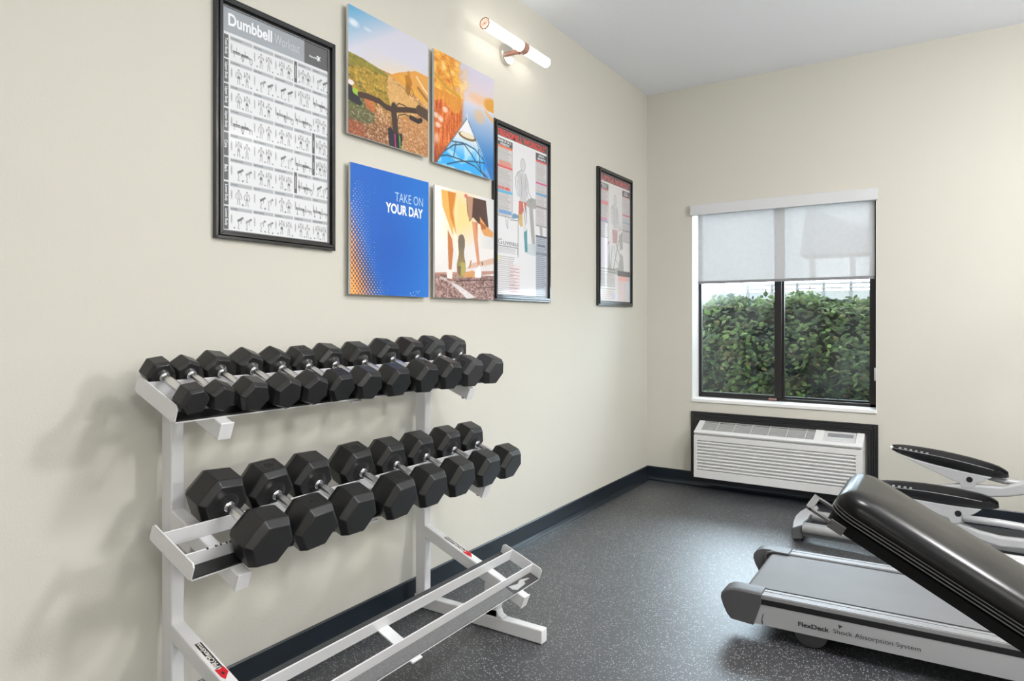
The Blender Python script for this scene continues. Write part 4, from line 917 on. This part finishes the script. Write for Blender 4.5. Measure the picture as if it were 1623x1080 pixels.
# belt with rounded rear roller
prof = [(1.178 + .0 + .028 * (1 - math.sin(a)) - .01, .122 + .028 * math.cos(a)) for a in [R(i * 15) for i in range(0, 13)]]
belt = [(TXE, .150)] + [(1.196 - .024 * math.sin(R(i * 15)), .126 + .024 * math.cos(R(i * 15))) for i in range(0, 13)] + [(TXE, .102)]
k = MB().prism(belt, lambda a, b, t: TI((a, t, b)), -1.978, -1.579); k.build('running_belt', M['belt'], tmill, auto=30)
for ya, yb, side in ((YA, -1.998, 0), (-1.559, YB, 1)):
    rl = tb(MB(), 1.225, TXE, ya, yb, .128, .1515)
    n_ = 7; w_ = (yb - ya - .006) / n_
    for i in range(n_):
        if i in (4,): continue
        y_ = ya + .003 + i * w_
        tb(rl, 1.228, TXE, y_ + .0012, y_ + w_ - .0008, .1515, .1540)
    r_o = rl.build('side_rail', M['silver'], tmill)
    e0, e1 = (ya - .0015, ya + .004) if side == 0 else (yb - .004, yb + .0015)
    tb(MB(), 1.225, TXE, e0, e1, .120, .1395).build('bumper_strip', M['blackpl'], r_o, bevel=.001)
    s0, s1 = (ya, ya + .01) if side == 0 else (yb - .01, yb)
    sk = tb(MB(), 1.215, TXE, s0, s1, .048, .120).build('side_skirt', M['silverpaint'], tmill)
    if side == 0:
        ux = Vector((math.cos(INC), 0, math.sin(INC))); uy = Vector((-math.sin(INC), 0, math.cos(INC)))
        text('FlexDeck', 'badge_text', M['ink'], sk, TI((1.372, YA - .0006, .072)), ux, uy, width=.098, height=.0155, bold=.025)
        text('Shock Absorption System', 'badge_text', M['ink'], sk, TI((1.482, YA - .0006, .0695)), ux, uy, width=.252, height=.0195, bold=-.004)
        MB().prism([(0, 0), (.014, -.004), (.003, -.014)], lambda a, b, t: TI((1.497 + a, YA + t, .106 + b)), -.0006, .001).build('scuff_mark', M['greydk'], sk)
        MB().prism([(0, 0), (.003, .001), (-.001, -.02), (.002, -.036), (-.004, -.036), (-.004, -.02)], lambda a, b, t: TI((1.254 + a, YA + t, .088 + b)), -.0006, .001).build('scuff_mark', M['greydk'], sk)
    tb(MB(), 1.24, TXE, -1.998 if side == 0 else -1.578, -1.979 if side == 0 else -1.559, .10, .1475).build('belt_gap', M['blackpl'], tmill)
    # rear end cap: rounded shoe
    c0, c1 = (ya - .004, yb + .006) if side == 0 else (ya - .006, yb + .004)
    pr = [(1.250, .160), (1.165, .160), (1.140, .157), (1.119, .147), (1.106, .130), (1.104, .112), (1.112, .088), (1.126, .062), (1.140, .046), (1.222, .042), (1.248, .120)]
    yo = c0 if side == 0 else c1; yi = c1 if side == 0 else c0; s_ = 1 if side == 0 else -1
    rings = []
    for yy, sc in ((yo, .90), (yo + s_ * .004, .96), (yo + s_ * .012, 1.0), (yi, 1.0)):
        cx_, cz_ = 1.19, .10
        rings.append([(cx_ + (a - cx_) * (sc if a < 1.2 else 1), yy, cz_ + (b - cz_) * (sc if b > .1 else 1)) for a, b in pr])
    ec = MB().loft(rings).build('end_cap', M['capgrey'], tmill, auto=40, bevel=.002)
    # curved inner lip over the roller
    if side == 1: MB().prism([(1.25, .160), (1.19, .160), (1.160, .152), (1.150, .135), (1.156, .110), (1.163, .110), (1.160, .135), (1.168, .146), (1.19, .153), (1.25, .153)], lambda a, b, t: (a, t, b), yi - .012, yi + .001).build('cap_lip', M['capgrey'], tmill, auto=40, bevel=.001)
tb(MB(), 1.22, 2.6, -1.97, -1.59, .06, .10).build('deck', M['blackpl'], tmill)
for y_ in (-2.030, -1.53):
    for x_ in (1.408, 2.45):
        MB().lathe([(0, 0), (0, .050), (.003, .0555), (.025, .0555), (.028, .050), (.028, .0)], (x_, y_ - .014, .0560), Y, 28).lathe([(0, .0), (0, .018), (.032, .018), (.032, 0)], (x_, y_ - .016, .0560), Y, 16).build('wheel', M['greydk'], tmill, auto=40)
hood = MB().prism([(2.3, .10), (2.34, .16), (2.5, .235), (2.95, .25), (3.02, .18), (3.02, .06), (2.3, .06)], lambda a, b, t: TI((a, t, b)), YA + .02, YB - .02).build('motor_hood', M['greydk'], tmill, bevel=.01)
for y_ in (YA + .05, YB - .05):
    MB().tube([(2.92, y_, .10), (2.86, y_, .6), (2.78, y_, 1.1)], .028, 14).build('upright', M['silverpaint'], tmill, smooth=True)
    MB().tube([(2.78, y_, 1.06), (2.62, y_, 1.02), (2.42, y_, .98)], .018, 12).build('handrail', M['blackpl'], tmill, smooth=True)
MB().prism([(2.70, 1.08), (2.86, 1.30), (2.92, 1.28), (2.80, 1.04)], lambda a, b, t: (a, t, b), YA + .03, YB - .03).build('console', M['blackpl'], tmill, bevel=.01)

# ------------------------------------------------------------------ elliptical trainer
ell = thing('elliptical_trainer', 'silver elliptical trainer with black foot pedals between treadmill and back wall', 'elliptical trainer', (1.9, -.68, 0))
cap_out = [(1.137, -.905), (1.122, -.80), (1.110, -.68), (1.115, -.56), (1.132, -.462), (1.190, -.440), (1.206, -.50), (1.200, -.60), (1.188, -.66), (1.190, -.74), (1.182, -.80), (1.186, -.868)]
ecap = MB().prism(cap_out, lambda a, b, t: (a, b, t - (.012 if (t > .05 and a < 1.16) else 0)), .018, .088).build('ramp_end_cap', M['greydk'], ell, bevel=.004)
MB().prism([(1.142, -.90), (1.127, -.80), (1.116, -.68), (1.121, -.56), (1.137, -.468), (1.186, -.447), (1.200, -.50), (1.194, -.60), (1.182, -.66), (1.184, -.74), (1.177, -.80), (1.180, -.865)], lambda a, b, t: (a, b, t - (.0125 if a < 1.16 else 0)), .0875, .0895).build('top_skin', M['silverpaint'], ecap, bevel=.0008)
for y_ in (-.84, -.50): MB().lathe([(0, 0), (0, .022), (.02, .018), (.02, 0)], (1.158, y_, .0005), Z, 16).build('rubber_foot', M['blackpl'], ell)
for (a, b) in ((1.146, -.82), (1.150, -.52)): MB().lathe([(0, 0), (0, .005), (.0015, .005), (.0015, 0)], (a, b, .0775), Z, 10).build('screw', M['blackpl'], ecap)
def railpair(ya, yb, slope):
    for y_ in (ya, yb):
        MB().tube([(1.185, y_, .070), (2.62, y_ + slope * 1.43, .105)], .021, 14).build('ramp_rail', M['railpaint'], ell, smooth=True)
    MB().prism([(0, -1), (1, -1), (1, 1), (0, 1)], lambda a, b, t: (1.185 + a * 1.435, (ya + yb) / 2 + slope * 1.43 * a + b * (abs(yb - ya) / 2 + .010), t + a * .035), .035, .052).build('rail_base', M['greydk'], ell)
railpair(-.868, -.826, -.10); railpair(-.63, -.575, -.10)
MB().prism([(2.45, .02), (2.5, .40), (2.62, .56), (3.1, .60), (3.2, .4), (3.2, .02)], lambda a, b, t: (a, t, b), -1.02, -.42).build('drive_housing', M['silverpaint'], ell, bevel=.03)
MB().tube([(2.9, -.72, .55), (2.8, -.72, 1.0), (2.72, -.72, 1.4)], .03, 14).build('column', M['silverpaint'], ell, smooth=True)
MB().prism([(2.64, 1.32), (2.78, 1.52), (2.84, 1.5), (2.74, 1.3)], lambda a, b, t: (a, t, b), -.88, -.56).build('console', M['blackpl'], ell, bevel=.01)
def interp(tab, x):
    xs = [t_[0] for t_ in tab]; return float(np.interp(x, xs, [t_[1] for t_ in tab]))
def pedal(y0, dx, dz, tilt):
    """a long dished foot plate; near side at y0"""
    def P(x, y, z):
        c_, s_ = math.cos(tilt), math.sin(tilt); a = x - 1.80; b = z - .40
        return Vector((1.80 + dx + a * c_ - b * s_, y, .40 + dz + a * s_ + b * c_))
    top = [(1.556, .458), (1.60, .458), (1.70, .450), (1.80, .438), (1.90, .420), (1.98, .402), (2.03, .388), (2.052, .374)]
    bot = [(1.556, .450), (1.60, .436), (1.70, .412), (1.80, .394), (1.90, .378), (1.98, .368), (2.03, .364), (2.052, .366)]
    wd = [(1.556, .018), (1.575, .040), (1.62, .058), (1.70, .068), (1.80, .073), (1.92, .074), (1.99, .066), (2.03, .046), (2.052, .016)]
    yc = y0 + .074
    xs = [1.556, 1.565, 1.58, 1.61, 1.66, 1.72, 1.78, 1.84, 1.90, 1.95, 1.99, 2.02, 2.04, 2.052]
    rings = []; 
    for x in xs:
        t_, b_, w_ = interp(top, x), interp(bot, x), interp(wd, x)
        fl_ = max(b_ + .003, t_ - .024) if 1.60 < x < 2.02 else t_ - .006; iw = max(w_ - .012, w_ * .4)
        rings.append([P(x, yc - w_ * .82, b_), P(x, yc - w_, (t_ + b_) / 2), P(x, yc - w_ * .98, t_ + .004), P(x, yc - iw, t_ + .002), P(x, yc - iw * .9, fl_), P(x, yc + iw * .9, fl_), P(x, yc + iw, t_ + .010), P(x, yc + w_ * .98, t_ + .014), P(x, yc + w_, (t_ + b_) / 2), P(x, yc + w_ * .82, b_)])
    fp = MB().loft(rings).build('foot_pedal', M['blackpl'], ell, auto=50)
    rim = MB().tube([P(1.72, yc + .02 - .09, .4535)] if False else [P(x, yc - interp(wd, x) * .985, interp(top, x) + .004) for x in xs[:-3]], .0015, 8)
    rim.build('rim_line', M['silver'], fp, smooth=True)
    MB().tube([P(1.556, yc - .02, .457), P(1.552, yc, .458), P(1.556, yc + .02, .463)], [.006, .008, .006], 10).build('toe_lip', M['panel'], fp, smooth=True)
    for i in range(6):
        x = 1.588 + i * .024; MB().obox(P(x, yc - .028, interp(top, x) - .004), (P(1, 0, 0) - P(0, 0, 0)), Y, (0, 0, 1), (0, .012), (-.008, .008), (0, .014 - i * .0013)).build('grip_block', M['grey'], fp, bevel=.002)
    br = [(1.575, .444), (1.65, .420), (1.75, .400), (1.86, .382), (1.985, .366), (1.955, .345), (1.922, .330), (1.914, .305), (1.862, .296), (1.85, .322), (1.83, .330), (1.70, .385)]
    b_ = MB().prism(br, lambda a, b, t: P(a, t, b), yc - .060, yc + .03).build('pedal_bracket', M['silverpaint'], ell, bevel=.003)
    MB().lathe([(0, 0), (0, .0135), (.002, .0135), (.002, 0)], P(1.893, yc - .062, .345), (0, 1, 0), 18).build('pivot_cap', M['blackpl'], b_)
    return P, yc
P1, yc1 = pedal(-.545, .0, .0, 0)
P2, yc2 = pedal(-.855, -.055, -.112, R(6.5))
a1 = [(1.708, .262), (1.74, .282), (1.78, .300), (1.85, .316), (1.93, .322), (2.02, .325), (2.12, .362), (2.35, .43), (2.6, .46), (2.6, .39), (2.35, .36), (2.12, .300), (2.05, .280), (1.95, .264), (1.85, .262), (1.76, .262)]
MB().prism(a1, lambda a, b, t: (a, t, b), -.530, -.49).build('pedal_arm', M['silverpaint'], ell, bevel=.012, seg=3)
MB().tube([(1.97, -.45, .352), (2.03, -.45, .340), (2.12, -.45, .338), (2.5, -.45, .40)], .014, 12).build('link_bar', M['silverpaint'], ell, smooth=True)
MB().tube([(1.862, -.84, .226), (2.0, -.84, .226), (2.14, -.84, .218), (2.6, -.84, .22)], .016, 14).build('link_bar', M['silverpaint'], ell, smooth=True)
a2 = [(1.70, .245), (1.78, .232), (1.862, .198), (1.92, .176), (2.0, .163), (2.10, .166), (2.6, .30), (2.6, .24), (2.10, .118), (2.0, .112), (1.9, .135), (1.82, .175), (1.74, .205)]
MB().prism(a2, lambda a, b, t: (a, t, b), -.835, -.80).build('pedal_arm', M['silverpaint'], ell, bevel=.012, seg=3)
for (x_, y_) in ((1.72, -.50), (1.72, -.82)): MB().lathe([(-.02, 0), (-.02, .045), (.02, .045), (.02, 0)], (x_, y_ - (.08 if y_ > -.6 else .02), .165 if y_ > -.6 else .155), Y, 24).build('ramp_roller', M['blackpl'], ell, auto=40)
for (x_, y_, za, zb) in ((1.72, -.51, .17, .27), (1.72, -.818, .16, .23)): MB().box(x_ - .014, x_ + .014, y_ - .06, y_ + .01, za, zb).build('roller_fork', M['silverpaint'], ell, bevel=.003)

# ------------------------------------------------------------------ weight bench
be = Vector((.875, 0, -.484)).normalized(); bnn = Vector((.484, 0, .875)).normalized(); H0 = Vector((1.637, -3.088, .801)); BW = .272
bench = thing('weight_bench', 'black padded incline bench in front of the treadmill', 'weight bench', (2.5, -2.95, 0))
def rrect(s0, s1, w0, w1, r_, n=6):
    out = []
    for (cs, cw, a0) in ((s1 - r_, w1 - r_, 0), (s0 + r_, w1 - r_, 90), (s0 + r_, w0 + r_, 180), (s1 - r_, w0 + r_, 270)):
        for i in range(n + 1): a = R(a0 + i * 90 / n); out.append((cs + r_ * math.cos(a), cw + r_ * math.sin(a)))
    return out
def pad(name, o, e, nn, L, thick, m_):
    rings = []
    for n_, ins in ((-thick, .004), (-thick + .004, .0), (-thick + .012, -.001), (-.034, -.0025), (-.025, -.001), (-.016, .0035), (-.008, .010), (-.002, .020), (.0025, .036), (.006, .065), (.0085, .10)):
        rings.append([o + e * s + Vector((0, 1, 0)) * w + nn * n_ for s, w in rrect(ins, L - ins, ins, BW - ins, max(.045 - ins * .3, .012))])
    return MB().loft(rings).build(name, m_, bench, auto=60)
bp_ = pad('back_pad', H0, be, bnn, .84, .058, M['leather'])
for k in range(3):
    n_ = -.0385 - k * .0065
    pts = [H0 + be * s + Vector((0, 1, 0)) * w + bnn * n_ for s, w in rrect(-.0012, .8412, -.0012, BW + .0012, .045)]; pts.append(pts[0])
    MB().tube(pts, .0013, 6).build('piping', M['thread'], bp_, smooth=True)
pts = [H0 + be * s + Vector((0, 1, 0)) * w for s, w in rrect(.004, .836, .004, BW - .004, .042)]
MB().prism([(s, w) for s, w in rrect(.004, .836, .004, BW - .004, .042)], lambda a, b, t: H0 + be * a + Vector((0, b, 0)) + bnn * t, -.080, -.0585).build('back_board', M['board'], bench)
MB().prism([(s, w) for s, w in rrect(0, .36, 0, BW, .04)], lambda a, b, t: Vector((2.40 + a, -3.088 + b, .40 + t)), 0, .06).build('seat_pad', M['leather'], bench, bevel=.012)
fr_ = MB().obox(H0 + Vector((0, BW / 2, 0)), be, Y, bnn, (.48, .86), (-.025, .025), (-.125, -.081)).build('back_frame', M['rack'], bench, bevel=.003)
MB().box(2.34, 2.80, -2.977, -2.927, .345, .398).build('seat_frame', M['rack'], bench, bevel=.003)
MB().box(2.40, 2.45, -2.977, -2.927, .05, .345).build('post', M['rack'], bench, bevel=.003)
MB().box(2.25, 2.98, -2.977, -2.927, .0015, .05).build('base_tube', M['rack'], bench, bevel=.003)
for x_ in (2.25, 2.93): MB().box(x_, x_ + .05, -3.20, -2.70, .0015, .048).build('cross_foot', M['rack'], bench, bevel=.003)
# flat steel strap loop under the head of the pad
w3 = Vector((0, 1, 0))
def HP(s, w, n): return H0 + be * s + w3 * w + bnn * n
st = MB()
for (sa, sb, wa, wb_2, na, nb) in ((.010, .040, -.006, -.001, -.082, -.063), (-.034, .014, -.006, .005, -.0735, -.0675), (-.040, -.027, -.006, .098, -.0735, -.0675), (-.034, .04, .087, .098, -.0735, -.0675)):
    st.obox(H0, be, w3, bnn, (sa, sb), (wa, wb_2), (na, nb))
st.build('adjuster_strap', M['strap'], bench, bevel=.001)
